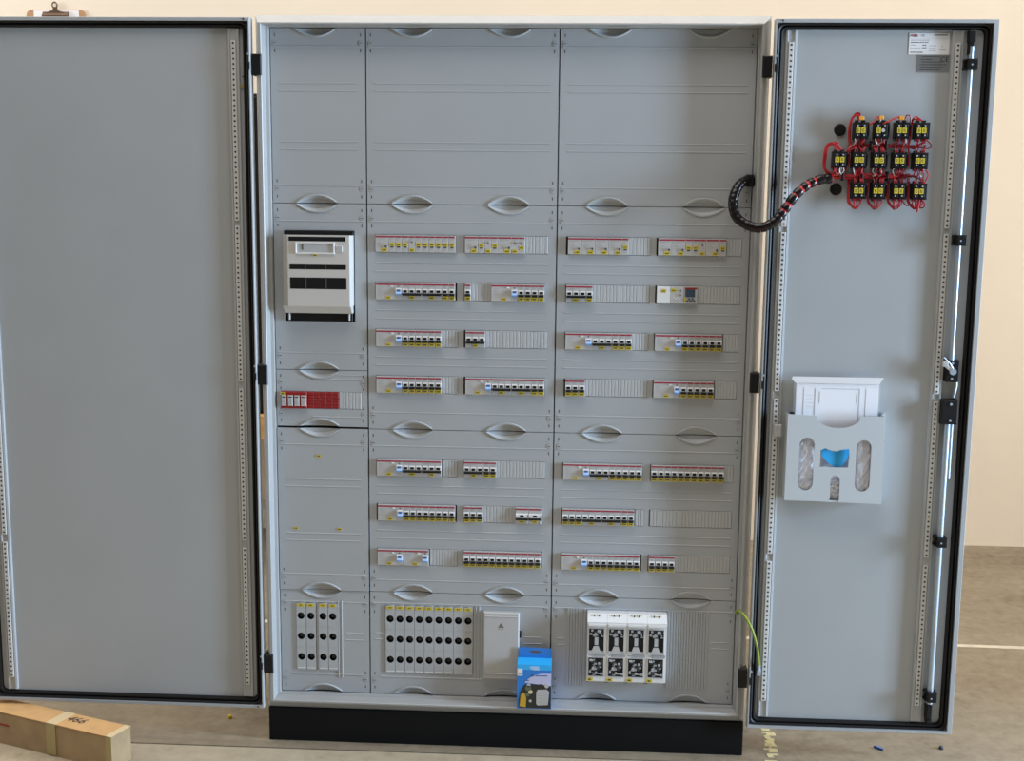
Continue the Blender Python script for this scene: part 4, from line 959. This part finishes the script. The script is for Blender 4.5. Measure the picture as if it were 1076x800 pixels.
m = MB(); m.prism_y([(-0.012, 0.300), (0.014, 0.300), (0.008, 0.322), (-0.008, 0.322)], -0.012, -0.006, 'clip_metal')
m.tube([(0.011*math.cos(2*math.pi*i/16)-0.002, -0.009, 0.330+0.012*math.sin(2*math.pi*i/16)) for i in range(17)], 0.0030, 'clip_metal', 6); m.build('hanging_ring', cl)
m = MB(); m.cyl_y(-0.002, 0.337, 0.002, -0.014, 0.006, 'steel', 8); m.build('nail', t)

# ------------------------------------------------------------------ bench and black cabinet glimpsed behind the left door
t = thing('workbench', 'workbench with thick wooden top seen through gap behind left door', 'workbench', (-0.85, 1.7, FZ))
m = MB(); m.box(-0.50, 0.50, -0.30, 0.38, 0.563, 0.655, 'bench_wood'); m.build('bench_top', t)
for sx in (-0.46, 0.30):
    for sy in (-0.26, 0.32): m = MB(); m.box(sx-0.02, sx+0.02, sy-0.02, sy+0.02, 0.0, 0.563, 'steel'); m.build('leg', t)
m = MB(); m.box(-0.44, 0.28, 0.31, 0.33, 0.12, 0.16, 'steel'); m.build('stretcher', t)
t = thing('black_cabinet', 'tall black cabinet on the workbench behind left door', 'cabinet', (-0.85, 1.78, FZ+0.655))
m = MB(); m.cbox(-0.40, 0.47, -0.32, 0.30, 0.0, 1.237, 'black', 0.004); m.build('body', t)
for a, b2 in ((-0.392, 0.030), (0.034, 0.462)): m = MB(); m.cbox(a, b2, -0.336, -0.3203, 0.012, 1.225, 'black', 0.003); d = m.build('door', t); MB().cbox(b2-0.03 if a < 0 else a+0.018, b2-0.018 if a < 0 else a+0.03, -0.352, -0.336, 0.56, 0.68, 'steel', 0.002).build('handle', d)

# ------------------------------------------------------------------ bits on the floor and wall
m = MB(); m.tube([(0, 0, 0.0), (0, 0, 0.0085)], 0.0068, 'yellow', 6); m.tube([(0, 0, 0.0085), (0, 0, 0.0115)], [0.0068, 0.004], 'yellow', 6)
o = tag(m.build('pellet', None, (-0.178, 0.097, FZ)), 'tiny yellow pellet on floor left of the black plinth', 'pellet')
m = MB(); m.prism_z([(-0.011, 0.008), (-0.007, 0.011), (0.003, 0.002), (0.011, -0.006), (0.010, -0.011), (0.003, -0.009), (-0.004, -0.001)], 0.0, 0.006, 'blue_dark')
tag(m.build('plastic_scrap', None, (1.663, 0.040, FZ)), 'small dark blue scrap on floor below the right door', 'scrap')
m = MB(); m.tube([(0, 0, 0.0), (0.0, 0, 0.006), (0.002, 0.001, 0.009)], [0.0068, 0.006, 0.003], 'ink', 7)
tag(m.build('rubber_bit', None, (1.838, 0.053, FZ)), 'small round black bit on floor below right door corner', 'scrap')
m = MB(); m.cyl_y(0, 0, 0.006, -0.006, 0.002, 'brass', 10)
tag(m.build('wall_screw', None, (2.534, 2.1245, 1.516)), 'small brass screw in the wall beside the right door', 'screw')
